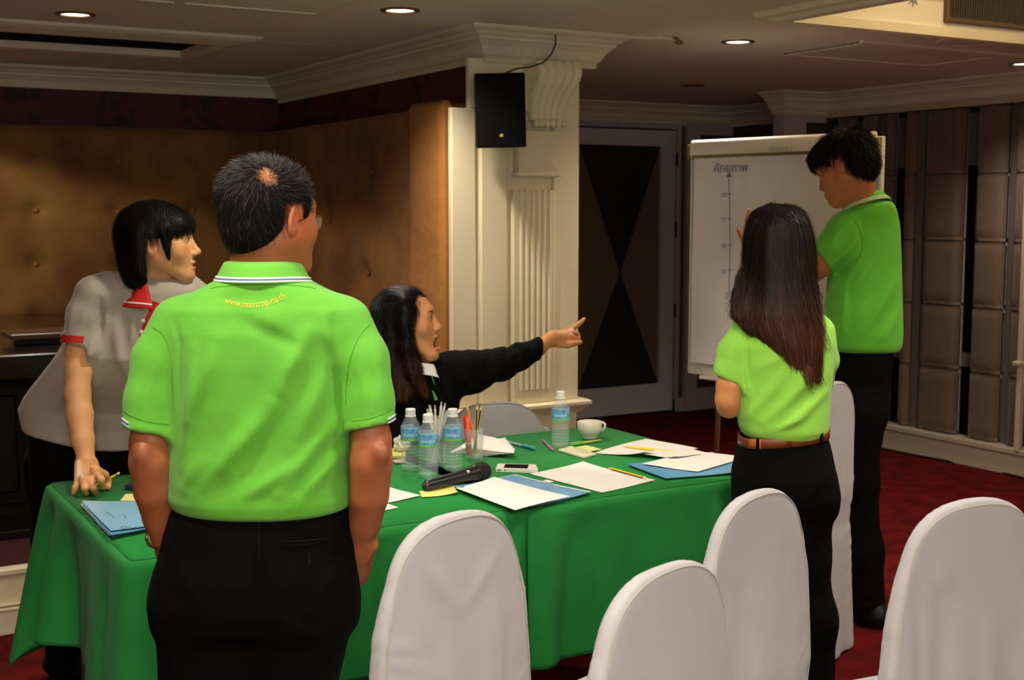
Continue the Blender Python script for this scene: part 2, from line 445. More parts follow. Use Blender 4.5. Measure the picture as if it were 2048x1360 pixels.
# broken lath at the cornice end
lt_ = root('broken_cornice_end', atz(1335, 78, 2.19), 'broken strip end of cornice hanging under the ceiling', 'moulding')
p = atz(1335, 78, 2.19); rz = Matrix.Rotation(.25, 3, 'Z')
MB().box(p + [-.07, -.02, -.008], p + [.05, .02, .009], .002, rz).build('lath', M_trim, lt_)
MB().box(p + [.0, -.025, -.004], p + [.07, .012, .004], .001, Matrix.Rotation(.5, 3, 'Y')).build('splinter', mat('raw_wood', (120, 92, 60)), lt_)
# thin upper strip running on from the cornice
struct('trim_13', MB().box((xr + .15, CY - .135, ZC - .014), (float(p[0]), CY - .10, ZC)), M_trim)

# door wall
DY = 7.36
DW = mat('door_wall_paint', (184, 174, 172), 0.7)
struct('wall_door_side', MB().box((3.1, DY + .05, 0), (6.6, DY + .15, ZC)), mat('grey_brown_lining', (70, 58, 50)))
dl, dr = 4.25, float(onY(1345, 500, DY)[0])
d = root('door_1', (dl, DY, 0), 'grey door with dark hourglass panel behind the cream column', 'door'); d['kind'] = 'structure'
del d['category']
zt = 2.02
b = MB(); st = .145
xa, xb = float(onY(1160, 500, DY)[0]), float(onY(1318, 500, DY)[0]); lpx = xa - .01
b.box((dl, DY - .02, .02), (dl + .16, DY + .03, zt)); b.box((xb, DY - .02, .02), (dr, DY + .03, zt))
b.box((dl, DY - .02, zt - .11), (dr, DY + .03, zt)); b.box((dl, DY - .02, .02), (dr, DY + .03, .22))
b.build('leaf_frame', M_white, d)
za, zb = .22, zt - .11
fab = mat('panel_fabric', (116, 100, 78), 0.9, bump=(120, .3)); blk = mat('panel_black', (34, 33, 35), 0.7, bump=(90, .2))
xm = (lpx + xb) / 2 + .005; zm = (float(onY(1238, 545, DY)[2]))
MB().box((dl + .1, DY + .005, za), (xb, DY + .012, zb)).build('panel', fab, d)
for tri in (((lpx - .0, zb), (xb, zb), (xm, zm)), ((lpx, za), (xb, za), (xm, zm))):
    b = MB(); b.prism(tri, 1, DY - .004, DY + .004); b.build('triangle_panel', blk, d)
for hz in (300, 440, 600, 790):
    z = float(onY(1344, hz + 20, DY)[2]); b = MB(); b.tube([(dr + .006, DY - .03, z - .05), (dr + .006, DY - .03, z + .05)], .008, 8); b.build('hinge', mat('dark_hinge', (50, 46, 44), .4, .8), d, smooth=True)
b = MB()  # casing and pilaster right of it
b.box((dr + .012, DY - .03, 0), (dr + .05, DY + .03, zt + .04), .004); b.box((3.1, DY - .03, zt + .012), (dr + .05, DY + .03, zt + .05), .004)
x2 = float(onY(1366, 500, DY)[0]); x3 = float(onY(1390, 500, DY)[0])
b.box((x2, DY - .05, 0), (x3, DY + .03, 2.08), .004); b.box((3.1, DY - .02, zt + .05), (6.13, DY + .03, 2.08))
b.box((dr + .05, DY - .035, 0), (x2, DY + .03, .1), .004)
b.box((x3, DY - .04, 0), (6.13, DY + .03, .16), .005); b.box((x3, DY - .04, 2.0), (6.13, DY + .03, 2.08), .003)
struct('trim_14', b, DW)
struct('trim_15', MB().box((dr + .05, DY - .01, .1), (x2, DY + .02, 2.05)), mat('brown_reveal', (92, 72, 62), .6))
struct('wall_panel', MB().box((x3, DY + .0, .16), (6.13, DY + .03, 2.0)), mat('panel_taupe', (68, 54, 46), .85, bump=(100, .3)))
# short return wall and pier
struct('wall_return', MB().box((6.14, PY + .05, 0), (6.22, DY + .1, ZC)), mat('grey_brown_lining', (70, 58, 50)))
b = MB(); b.box((PX0, PY, 0), (PX0 + .19, PY + .07, 2.08), .004); b.box((PX0, PY + .0, 0), (PX0 + .04, PY + .10, 2.08)); b.box((PX0, PY, 0), (PX1, PY + .07, .16), .004)
b.box((PX0, PY, 2.02), (PX1, PY + .07, 2.08), .003)
struct('trim_16', b, DW)
struct('wall_pier', MB().box((PX0 + .02, PY + .02, 0), (PX1 + .1, PY + .09, ZC)), mat('panel_taupe', (68, 54, 46)))

# right partition: padded strips in a frame on a dark backing
struct('wall_right', MB().box((6.02, -3, 0), (6.12, 6.3, ZC)), mat('dark_mirror', (26, 22, 21), .18, spec=.6))
M_pad = mat('taupe_pad', (104, 84, 66), 0.8, sheen=.3, bump=(160, .25), var=(3, (98, 78, 60)))
WX = 5.90
b = MB(); b.box((WX - .015, -3, 0.0), (WX + .10, PY, .155), .006); b.box((WX - .005, -3, 2.05), (WX + .10, PY, 2.10)); b.box((WX - .03, -3, .125), (WX + .0, PY, .155), .004)
struct('baseboard_right', b, mat('base_paint', (186, 172, 150), .5))
railm = mat('grey_rail', (96, 90, 82), .5)
b = MB(); b.box((WX + .085, -3, .56), (WX + .10, PY, .64)); b.box((WX + .085, -3, 1.72), (WX + .10, PY, 2.02))
ya = float(onX(1820, 500, WX)[1]); yb = float(onX(1835, 500, WX)[1])
b.box((WX + .04, yb, .155), (WX + .09, ya, 2.05)); 
ya2, yb2 = float(onX(2004, 445, WX)[1]), float(onX(2016, 445, WX)[1])
b.box((WX + .06, yb2, .155), (WX + .09, ya2, 2.05)); b.box((WX + .06, 5.66, .155), (WX + .09, 5.72, 2.05))
struct('trim_17', b, railm)
strips = []
for a, c_ in ((1797, 1819), (1835, 1917), (1938, 2001), (2019, 2046)):
    strips.append((float(onX(c_, 445, WX)[1]), float(onX(a, 445, WX)[1])))
strips += [(5.60, 5.66), (5.74, 5.86), (5.93, 6.08)]
y = strips[3][0] - .25
for w in (.3, .2, .12, .3, .2, .3):
    strips.append((y - w, y)); y -= w + .11
zs = [.160, .543, .915, 1.29, 1.672, 2.046]
def cushion(y0, y1, z0, z1):
    n = 7; U, Z = np.meshgrid(np.linspace(0, 1, n), np.linspace(0, 1, n), indexing='ij')
    e = np.minimum(np.minimum(U, 1 - U) * (y1 - y0), np.minimum(Z, 1 - Z) * (z1 - z0)); e = np.clip(e / .035, 0, 1)
    d = .012 + .04 * np.sqrt(np.clip(1 - (1 - e) ** 2, 0, 1))
    g = np.array([0, .06, .2, .5, .8, .94, 1.0])
    Yg, Zg = np.meshgrid(y0 + (y1 - y0) * g, z0 + (z1 - z0) * g, indexing='ij')
    e = np.minimum(np.minimum(Yg - y0, y1 - Yg) / .03, (np.minimum(Zg - z0, z1 - Zg) + .006) / .03); e = np.clip(e, 0, 1)
    d = .008 + .04 * np.sqrt(np.clip(1 - (1 - e) ** 2, 0, 1)) + .008 * np.sin(PI * np.clip((Yg - y0) / (y1 - y0), 0, 1))
    P = np.stack([WX + .07 - d, Yg, Zg], -1).reshape(-1, 3); idx = np.arange(n * n).reshape(n, n)
    F = np.stack([idx[:-1, :-1], idx[1:, :-1], idx[1:, 1:], idx[:-1, 1:]], -1).reshape(-1, 4)
    # back
    B = P.copy(); B[:, 0] = WX + .085; ring = list(idx[:, 0]) + list(idx[-1, 1:]) + list(idx[-2::-1, -1]) + list(idx[0, -2:0:-1])
    R = [[ring[k], ring[(k + 1) % len(ring)], ring[(k + 1) % len(ring)] + n * n, ring[k] + n * n] for k in range(len(ring))]
    return np.vstack([P, B]), np.vstack([F, np.array(R)])
pw = root('wall_partition', (WX, 4, 0), 'padded partition', 'wall'); del pw['category']; pw['kind'] = 'structure'
for y0, y1 in strips:
    y0 += (y1 - y0) * .05; y1 -= (y1 - y0) * .05
    for z0, z1 in zip(zs, zs[1:]):
        v, f = cushion(y0, y1, z0 + .002, z1 - .002)
        link('padded_panel', np_mesh('padded_panel', v, f), M_pad, pw)
# pale post and knob at the picture's right edge
b = MB(); yp = float(onX(2042, 600, WX - .03)[1]); b.box((WX - .045, yp - .03, .15), (WX - .01, yp, 2.06), .003)
b.box((WX - .07, yp - .035, float(onX(2042, 725, WX)[2]) - .012), (WX - .01, yp + .012, float(onX(2042, 725, WX)[2]) + .012), .006)
struct('trim_18', b, mat('pale_post', (196, 180, 152), .5))
# cable lying along the partition
b = MB(); b.tube([(WX - .03 - .03 * math.sin(k * .9), 5.9 - k * .2, .008) for k in range(14)], .006, 6)
props(b.build('floor_cable', M_black, smooth=True), 'black cable lying on carpet along the padded partition', 'cable')

# raised step of the niche and the dark sideboard on it
struct('trim_19', MB().box((-3.2, 4.62, 0), (2.38, 7.0, .225)), M_cream)
b = MB(); b.box((-3.2, 4.604, .0), (2.38, 4.63, .085), .003); b.box((-3.2, 4.596, .085), (2.38, 4.63, .098), .004); b.box((-3.2, 4.60, .102), (2.38, 4.63, .112), .003)
b.box((-3.2, 4.60, .21), (2.38, 4.66, .235), .006)
struct('baseboard_left', b, M_cream)
M_ribc = mat('ribbed_carpet', (62, 16, 14), .95, bump=(60, .8, .01, (4, .05, 1)))
struct('floor_step', MB().box((-3.2, 4.64, .22), (2.38, 7.0, .238)), M_ribc)
sb = root('sideboard', (0, 5.3, .238), 'dark wood sideboard counter along the padded niche wall', 'sideboard')
MB().box((-2.2, 5.0, .238), (1.9, 5.62, .27), .004).build('plinth', M_dark, sb)
MB().box((-2.2, 5.0, .84), (1.9, 6.92, .935), .006).build('worktop', mat('glossy_dark_wood', (38, 24, 15), .22, coat=.3, var=(4, (26, 16, 10), (1, 6, 1))), sb)
MB().box((-2.2, 5.30, .27), (1.9, 6.9, .84)).build('body', M_dark, sb)
for k in range(8):
    x = -2.1 + k * .5
    MB().box((x, 5.275, .31), (x + .46, 5.30, .80), .006).build('door_panel', M_dark, sb)
    MB().box((x + .05, 5.262, .36), (x + .41, 5.276, .75), .008).build('door_panel', M_dark, sb)
p = onY(95, 660, 5.9)
tb = MB(); q = atz(95, 668, .97); tb.box((q[0] - .16, q[1] - .12, .962), (q[0] + .15, q[1] + .12, .985), .004); 
t = root('serving_tray', (q[0], q[1], .935), 'dark wooden tray standing on the sideboard at left', 'tray')
tb.build('top', mat('tray_brown', (66, 44, 26), .35), t)
MB().box((q[0] - .12, q[1] - .08, .935), (q[0] + .11, q[1] + .08, .962), .003).build('foot', M_dark, t)

# ceiling fittings
M_glow = mat('lamp_glow', (255, 244, 214), .5, emit=((255, 236, 196), 9.0))
M_ring = mat('lamp_ring', (120, 104, 84), .35, .5)
def downlight(x, y, lab, lit=True, r=.052):
    rt = root('ceiling_downlight', (x, y, ZC), lab, 'downlight', 'round downlights in the ceiling')
    b = MB(); b.lathe([(r, 0), (r + .004, -.006), (r + .018, -.005), (r + .022, 0), (r + .022, .004), (r, .004)], 32, Matrix.Translation((x, y, ZC - .0005)), cap=False); b.build('ring', M_ring, rt, smooth=True)
    b = MB(); b.lathe([(r, .0), (r * .5, -.002), (.001, -.003)], 32, Matrix.Translation((x, y, ZC - .001)), cap=False); b.build('lens', M_glow if lit else mat('lamp_off', (150, 156, 160), .2), rt, smooth=True)
downlight(1.037, 5.03, 'lit round downlight at the far left beside the slotted ceiling recess')
downlight(2.046, 4.33, 'lit round downlight above left of the column cornice')
downlight(3.70, 4.40, 'lit round downlight right of the broken cornice end')
downlight(5.50, 4.34, 'lit round downlight at the right edge near the partition cornice')
downlight(4.77, 6.07, 'unlit round downlight in front of the door wall', lit=False)
for (x, y, p), w_ in zip(LAMPS[4:], ('over the man in the middle', 'over the chair by the table seam', 'over the chairs at the right', 'left behind the viewer', 'right behind the viewer', 'over the lone chair at the right')): downlight(x, y, 'lit round ceiling downlight ' + w_)
downlight(0.2, 5.9, 'lit round downlight close to the padded wall, left of the slot vent'); downlight(1.30, 3.05, 'lit round ceiling downlight over the table')
# slotted recess left
fr = root('ceiling_vent', (1.0, 5.7, ZC), 'recessed slot vent with wide moulded frame in ceiling at left', 'vent')
b = MB(); b.sweep([(-.03, ZC), (-.03, ZC - .03), (.02, ZC - .034), (.10, ZC - .022), (.13, ZC - .012), (.14, ZC)], [(.50, 5.42), (.50, 5.98), (1.72, 5.98), (1.72, 5.42)][::-1], closed=True); b.build('frame', M_trim, fr)
MB().box((.48, 5.40, ZC + .09), (1.74, 6.0, ZC + .10)).build('backing', M_black, fr)
MB().box((.50, 5.955, ZC + .002), (1.72, 5.985, ZC + .10)).build('backing', M_black, fr); MB().box((1.70, 5.42, ZC + .002), (1.725, 5.98, ZC + .10)).build('backing', M_black, fr)
for k in range(14):
    y = 5.44 + k * .04; MB().box((.50, y, ZC + .03), (1.72, y + .006, ZC + .07), 0, Matrix.Rotation(.5, 3, 'X')).build('slat', mat('vent_slat', (16, 15, 13), .7), fr)
def grille(x0, x1, y0, y1, lab, n, split=None):
    g = root('ceiling_vent', ((x0 + x1) / 2, (y0 + y1) / 2, ZC), lab, 'vent')
    b = MB(); b.sweep([(0, ZC), (0, ZC - .012), (.035, ZC - .014), (.042, ZC)], [(x0, y0), (x0, y1), (x1, y1), (x1, y0)], closed=True)
    if split: b.box((split - .015, y0, ZC - .014), (split + .015, y1, ZC))
    b.build('frame', M_trim, g)
    for k in range(n):
        y = y0 + (y1 - y0) * (k + .5) / n
        MB().box((x0, y - (y1 - y0) / n * .36, ZC - .009), (x1, y + (y1 - y0) / n * .36, ZC - .004), 0).build('slat', M_trim, g)
    MB().box((x0, y0, ZC - .003), (x1, y1, ZC - .001)).build('backing', mat('vent_back', (70, 60, 46), .8), g)
grille(.3, 1.82, 3.72, 4.54, 'slatted white grille in ceiling between the two left downlights', 22, 1.28)
grille(4.16, 5.10, 4.12, 4.62, 'slatted square grille in ceiling above the flip chart', 12)
MB_ = MB(); MB_.box((4.12, 4.07, ZC - .016), (6.0, 4.10, ZC), .002); struct('trim_20', MB_, M_trim)
b = MB(); b.lathe([(.145, 0), (.145, -.006), (.155, -.008), (.16, 0)], 40, Matrix.Translation((4.56, 3.86, ZC)), cap=False)
b.lathe([(.14, -.0005), (.14, -.004), (.001, -.005)], 40, Matrix.Translation((4.56, 3.86, ZC)), cap=False)
props(b.build('speaker_cover', M_ceil, smooth=True), 'flat round cover plate in ceiling by the raised tray', 'ceiling plate')
# vent and star on the far side of the tray
g = root('air_vent', (4.5, TY1, ZC + .2), 'dark slatted air vent with brown frame inside the raised ceiling tray', 'vent')
vx0 = float(onY(1886, 40, TY1)[0]); vz0 = float(onY(1886, 44, TY1)[2])
b = MB(); 
for (a0, b0, a1, b1) in ((vx0, vz0, vx0 + .02, vz0 + .2), (vx0, vz0, vx0 + .5, vz0 + .018), (vx0, vz0 + .18, vx0 + .5, vz0 + .2), (vx0 + .48, vz0, vx0 + .5, vz0 + .2)):
    b.box((a0, TY1 - .02, b0), (a1, TY1, b1), .002)
b.build('frame', mat('vent_brown', (92, 74, 54), .5), g)
MB().box((vx0 + .01, TY1 - .006, vz0 + .01), (vx0 + .49, TY1 - .002, vz0 + .19)).build('backing', M_black, g)
for k in range(32):
    x = vx0 + .03 + k * .0145; MB().box((x, TY1 - .016, vz0 + .018), (x + .003, TY1 - .006, vz0 + .18)).build('slat', mat('vent_slat2', (84, 76, 64), .5), g)
b = MB(); sx, sz = float(onY(1826, -4, TY1)[0]), float(onY(1826, -4, TY1)[2])
pts = [(sx + (.036 if i % 2 == 0 else .014) * math.sin(i * PI / 8), sz + (.036 if i % 2 == 0 else .014) * math.cos(i * PI / 8)) for i in range(16)]
b.prism(pts, 1, TY1 - .003, TY1 - .0005); props(b.build('wall_star', mat('star_grey', (138, 140, 138), .5)), 'grey eight-pointed star ornament inside the raised ceiling tray', 'ornament')

# loudspeaker on the column
def speaker():
    c0 = onY(1001, 221, CY - .24); rt = root('wall_speaker', c0, 'black wall loudspeaker hung on the cream column', 'loudspeaker')
    w_ = 98 / CF * WV(c0)[1]; h_, d_ = 144 / CF * WV(c0)[1], .15
    R = Matrix.Rotation(math.radians(-27), 3, 'Z') @ Matrix.Rotation(math.radians(4), 3, 'X') @ Matrix.Rotation(math.radians(-1.5), 3, 'Y')
    T = Matrix.Translation(Vector(c0)) @ R.to_4x4()
    bl = mat('speaker_black', (10, 10, 11), .8, spec=.2)
    b = MB(); b.box((-w_ / 2, 0.004, -h_ / 2), (w_ / 2, d_, h_ / 2), .006, seg=2); b.xf(T); b.build('cabinet', bl, rt)
    b = MB(); b.box((-w_ / 2 - .001, -.008, -h_ / 2 - .001), (w_ / 2 + .001, .006, h_ / 2 + .001), .005, seg=2); b.xf(T); b.build('front_grille', mat('speaker_mesh', (13, 12, 13), .95, spec=.15, bump=(700, .6)), rt)
    b = MB(); b.box((-.006, -.0105, -h_ * .36), (.008, -.0075, -h_ * .36 + .013), .0012); b.xf(T); b.build('badge', mat('gold_badge', (176, 146, 70), .3, .8), rt)
    b = MB(); b.box((-.02, d_ - .01, -.03), (.02, d_ + .06, .03), .003); b.xf(T); b.build('mount', bl, rt)
    pts = [onY(1010, 147, CY - .12), onY(1030, 138, CY - .13), onY(1058, 134, CY - .14), onY(1085, 126, CY - .145), onY(1103, 108, CY - .15), onY(1111, 88, CY - .155), onY(1111, 70, CY - .15)]
    b = MB(); b.tube(pts, .0035, 6); b.build('cable', mat('cable_grey', (50, 50, 48), .5), rt, smooth=True)
speaker()
# ============================================================= SHAPES FROM DISTANCE FIELDS
def smin(a, b, k):
    if k <= 0: return np.minimum(a, b)
    h = np.maximum(k - np.abs(a - b), 0) / k
    return np.minimum(a, b) - h * h * k * 0.25
def smax(a, b, k): return -smin(-a, -b, k)
class Vol:
    """a distance grid filled shape by shape; points are float32 (n,3)"""
    def __init__(s, lo, hi, h):
        s.lo = np.array(lo, np.float32); s.h = h
        s.n = np.ceil((np.array(hi) - np.array(lo)) / h).astype(int) + 1
        s.ax = [s.lo[i] + h * np.arange(s.n[i], dtype=np.float32) for i in range(3)]
        s.D = np.full(tuple(s.n), 0.2, np.float32)
    def _sub(s, lo, hi):
        i0 = np.clip(np.floor((np.array(lo) - s.lo) / s.h).astype(int), 0, s.n - 1)
        i1 = np.clip(np.ceil((np.array(hi) - s.lo) / s.h).astype(int) + 1, 1, s.n)
        sl = tuple(slice(a, b) for a, b in zip(i0, i1))
        if any(b <= a for a, b in zip(i0, i1)): return None, None
        P = np.stack(np.meshgrid(*[s.ax[i][sl[i]] for i in range(3)], indexing='ij'), -1)
        return sl, P
    def op(s, fn, lo, hi, k=0.02, mode='add', pad=0.03):
        lo = np.minimum(lo, hi) - pad - k; hi = np.maximum(lo + 0, hi) + pad + k
        sl, P = s._sub(lo, hi)
        if sl is None: return s
        d = fn(P)
        if mode == 'add': s.D[sl] = smin(s.D[sl], d, k)
        elif mode == 'sub': s.D[sl] = smax(s.D[sl], -d, k)
        elif mode == 'disp': s.D[sl] = s.D[sl] - d
        return s
    # --- shapes
    def cone(s, a, b, ra, rb, k=0.02, mode='add', flat=None):
        """tapered limb; flat=(axis, factor) squeezes the section along an axis"""
        a = np.array(a, np.float32); b = np.array(b, np.float32); r = max(ra, rb) * (1.0 if flat is None else max(1, 1 / flat[1]))
        def fn(P):
            q = P - a; ba = b - a; L = max(float(ba @ ba), 1e-9); h = np.clip((q @ ba) / L, 0, 1)
            w = q - h[..., None] * ba
            if flat is not None:
                ax = np.array(flat[0], np.float32); ax = ax / np.linalg.norm(ax); t = (w @ ax)
                w = w + (t * (flat[1] - 1))[..., None] * ax
            return np.sqrt((w * w).sum(-1)) - (ra + (rb - ra) * h)
        return s.op(fn, np.minimum(a, b) - r, np.maximum(a, b) + r, k, mode)
    def chain(s, pts, rs, k=0.01, mode='add', flat=None):
        for i in range(len(pts) - 1): s.cone(pts[i], pts[i + 1], rs[i], rs[i + 1], k, mode, flat)
        return s
    def ell(s, c, r, k=0.02, mode='add', R=None):
        c = np.array(c, np.float32); r = np.array(r, np.float32); m = float(r.max())
        R_ = None if R is None else np.array(R, np.float32)
        def fn(P):
            q = P - c
            if R_ is not None: q = q @ R_
            k0 = np.sqrt(((q / r) ** 2).sum(-1)); k1 = np.sqrt(((q / (r * r)) ** 2).sum(-1)) + 1e-9
            return k0 * (k0 - 1) / k1
        return s.op(fn, c - m, c + m, k, mode)
    def rbox(s, lo, hi, r, k=0.01, mode='add'):
        lo = np.array(lo, np.float32); hi = np.array(hi, np.float32); c = (lo + hi) / 2; e = (hi - lo) / 2 - r
        def fn(P):
            q = np.abs(P - c) - e
            return np.sqrt((np.maximum(q, 0) ** 2).sum(-1)) + np.minimum(q.max(-1), 0) - r
        return s.op(fn, lo, hi, k, mode)
    def loft(s, st, k=0.03, mode='add', power=2.3, cap=0.02, R=None, o=None, yaw=0.0):
        """st: (z, cx, cy, half width, half depth) rows, z ascending; R/o put it into a tilted frame"""
        st = np.array(st, np.float32); z0, z1 = st[0, 0], st[-1, 0]
        ca, sa = math.cos(yaw), math.sin(yaw)
        R_ = None if R is None else np.array(R, np.float32); o_ = np.zeros(3, np.float32) if o is None else np.array(o, np.float32)
        def fn(P):
            q = P - o_
            if R_ is not None: q = q @ R_
            z = q[..., 2]; zc = np.clip(z, z0, z1)
            v = [np.interp(zc, st[:, 0], st[:, i]).astype(np.float32) for i in range(1, 5)]
            x = q[..., 0] - v[0]; y = q[..., 1] - v[1]
            x, y = x * ca + y * sa, -x * sa + y * ca
            rho = (np.abs(x / v[2]) ** power + np.abs(y / v[3]) ** power) ** (1 / power)
            d = (rho - 1) * np.minimum(v[2], v[3]) * 1.05
            e = np.maximum(z - z1, z0 - z)
            return smax(d, e, cap)
        m = float(max(st[:, 3].max(), st[:, 4].max())); lo = [st[:, 1].min() - m, st[:, 2].min() - m, z0]; hi = [st[:, 1].max() + m, st[:, 2].max() + m, z1]
        if R_ is not None:
            cs = np.array([[x, y, z] for x in (lo[0], hi[0]) for y in (lo[1], hi[1]) for z in (lo[2], hi[2])]) @ R_.T + o_
            lo, hi = cs.min(0), cs.max(0)
        return s.op(fn, lo, hi, k, mode)
    def cut(s, p, n, k=0.004, lo=None, hi=None):
        """remove everything on the side the normal points to (inside a region)"""
        p = np.array(p, np.float32); n = np.array(n, np.float32); n = n / np.linalg.norm(n)
        lo = s.lo if lo is None else lo; hi = s.lo + s.h * s.n if hi is None else hi
        return s.op(lambda P: -((P - p) @ n), lo, hi, k, 'sub', 0.0)
    def folds(s, fl, ax=(0, 2), y=None):
        """raised creases along lines in the plane of two axes: (p0, p1, width, height)"""
        for p0, p1, w, a in fl:
            p0 = np.array(p0, np.float32); p1 = np.array(p1, np.float32)
            lo = np.array(s.lo, float); hi = np.array(s.lo + s.h * s.n, float)
            for j, q in enumerate(ax):
                lo[q] = min(p0[j], p1[j]) - 2.4 * w; hi[q] = max(p0[j], p1[j]) + 2.4 * w
            if y is not None: lo[3 - sum(ax)], hi[3 - sum(ax)] = y
            def fn(P):
                q = np.stack([P[..., ax[0]], P[..., ax[1]]], -1) - p0; ba = p1 - p0; L = max(float(ba @ ba), 1e-9)
                h = np.clip((q @ ba) / L, 0, 1); r = np.sqrt(((q - h[..., None] * ba) ** 2).sum(-1))
                return a * np.exp(-(r / w) ** 2) * (0.25 + 0.75 * np.sin(PI * np.clip(h, .05, .95)))
            s.op(fn, lo, hi, 0, 'disp', 0.0)
        return s
    def noise(s, amp, freq, seed=0, aniso=(1, 1, 1)):
        r = np.random.default_rng(seed); X, Y, Z = np.meshgrid(*s.ax, indexing='ij'); t = np.zeros_like(s.D)
        for i in range(7):
            d = r.normal(size=3); d /= np.linalg.norm(d); d = d * np.array(aniso) * freq * r.uniform(.6, 1.6)
            t += np.sin(X * d[0] + Y * d[1] + Z * d[2] + r.uniform(0, 6.28)).astype(np.float32)
        s.D -= amp * t / 2.6
        return s
    # --- reading
    def val(s, p):
        if len(p) == 0: return np.zeros(0, np.float32)
        q = (np.asarray(p, np.float32) - s.lo) / s.h; q = np.clip(q, 0, np.array(s.n) - 1.001); i = q.astype(int); f = q - i
        D = s.D; r = 0
        for a in (0, 1):
            for b in (0, 1):
                for c in (0, 1):
                    w = (f[..., 0] if a else 1 - f[..., 0]) * (f[..., 1] if b else 1 - f[..., 1]) * (f[..., 2] if c else 1 - f[..., 2])
                    r = r + w * D[i[..., 0] + a, i[..., 1] + b, i[..., 2] + c]
        return r
    def grad(s, p):
        e = s.h; g = np.stack([s.val(p + np.eye(3, dtype=np.float32)[i] * e) - s.val(p - np.eye(3, dtype=np.float32)[i] * e) for i in range(3)], -1)
        return g / (np.linalg.norm(g, axis=-1, keepdims=True) + 1e-9)
    def nets(s):
        """naive surface nets"""
        D = s.D; D = D.copy(); D[0] = D[-1] = .1; D[:, 0] = D[:, -1] = .1; D[:, :, 0] = D[:, :, -1] = .1
        S = D < 0
        c = np.zeros(tuple(s.n - 1), np.int8)
        for a in (0, 1):
            for b in (0, 1):
                for e in (0, 1): c += S[a:s.n[0] - 1 + a, b:s.n[1] - 1 + b, e:s.n[2] - 1 + e]
        act = np.argwhere((c > 0) & (c < 8)); idm = np.full(tuple(s.n - 1), -1, np.int32); idm[tuple(act.T)] = np.arange(len(act))
        acc = np.zeros((len(act), 3), np.float32); cnt = np.zeros(len(act), np.float32)
        C = [(0, 0, 0), (1, 0, 0), (0, 1, 0), (1, 1, 0), (0, 0, 1), (1, 0, 1), (0, 1, 1), (1, 1, 1)]
        vals = [D[act[:, 0] + x, act[:, 1] + y, act[:, 2] + z] for x, y, z in C]
        for i in range(8):
            for j in range(i + 1, 8):
                if sum(abs(p - q) for p, q in zip(C[i], C[j])) != 1: continue
                m = (vals[i] < 0) != (vals[j] < 0); t = vals[i] / (vals[i] - vals[j] + 1e-12)
                p = np.array(C[i], np.float32) + t[:, None] * (np.array(C[j], np.float32) - np.array(C[i], np.float32))
                acc[m] += p[m]; cnt[m] += 1
        Vt = (act + acc / np.maximum(cnt, 1)[:, None]) * s.h + s.lo
        F = []
        for ax in range(3):
            o1, o2 = [q for q in range(3) if q != ax]
            sl0 = [slice(1, s.n[q] - 1) for q in range(3)]; sl1 = list(sl0); sl0[ax] = slice(0, s.n[ax] - 1); sl1[ax] = slice(1, s.n[ax])
            A = S[tuple(sl0)]; B = S[tuple(sl1)]; e = np.argwhere(A != B); off = np.ones(3, int); off[ax] = 0; e = e + off
            fl = S[e[:, 0], e[:, 1], e[:, 2]]
            def g(d1, d2):
                q = e.copy(); q[:, o1] -= d1; q[:, o2] -= d2; return idm[q[:, 0], q[:, 1], q[:, 2]]
            f = np.stack([g(1, 1), g(0, 1), g(0, 0), g(1, 0)], -1)
            if ax == 1: fl = ~fl
            f[~fl] = f[~fl][:, ::-1]
            F.append(f)
        F = np.vstack(F); F = F[(F >= 0).all(1)]
        return Vt, F
def relax(V_, F, it=1, lam=0.5):
    for _ in range(it):
        acc = np.zeros_like(V_); cnt = np.zeros(len(V_), np.float32)
        for k in range(4):
            a = F[:, k]; b = F[:, (k + 1) % 4]
            for c in range(3): acc[:, c] += np.bincount(a, V_[b, c], len(V_)) + np.bincount(b, V_[a, c], len(V_))
            cnt += np.bincount(a, minlength=len(V_)) + np.bincount(b, minlength=len(V_))
        V_ = V_ + lam * (acc / np.maximum(cnt, 1)[:, None] - V_)
    return V_.astype(np.float32)
def solid(name, vol, m, parent=None, xf=None, colors=None, rel=1, drop=None):
    """mesh of a field; xf maps its own coordinates to the room"""
    v, f = vol.nets()
    if rel: v = relax(v, f, rel, .5)
    if drop is not None:
        keep = ~drop(v)[f].any(1); f = f[keep]
    col = colors(v) if colors else None
    w = xf(v) if xf else v
    return link(name, np_mesh(name, w, f, True, col), m, parent)

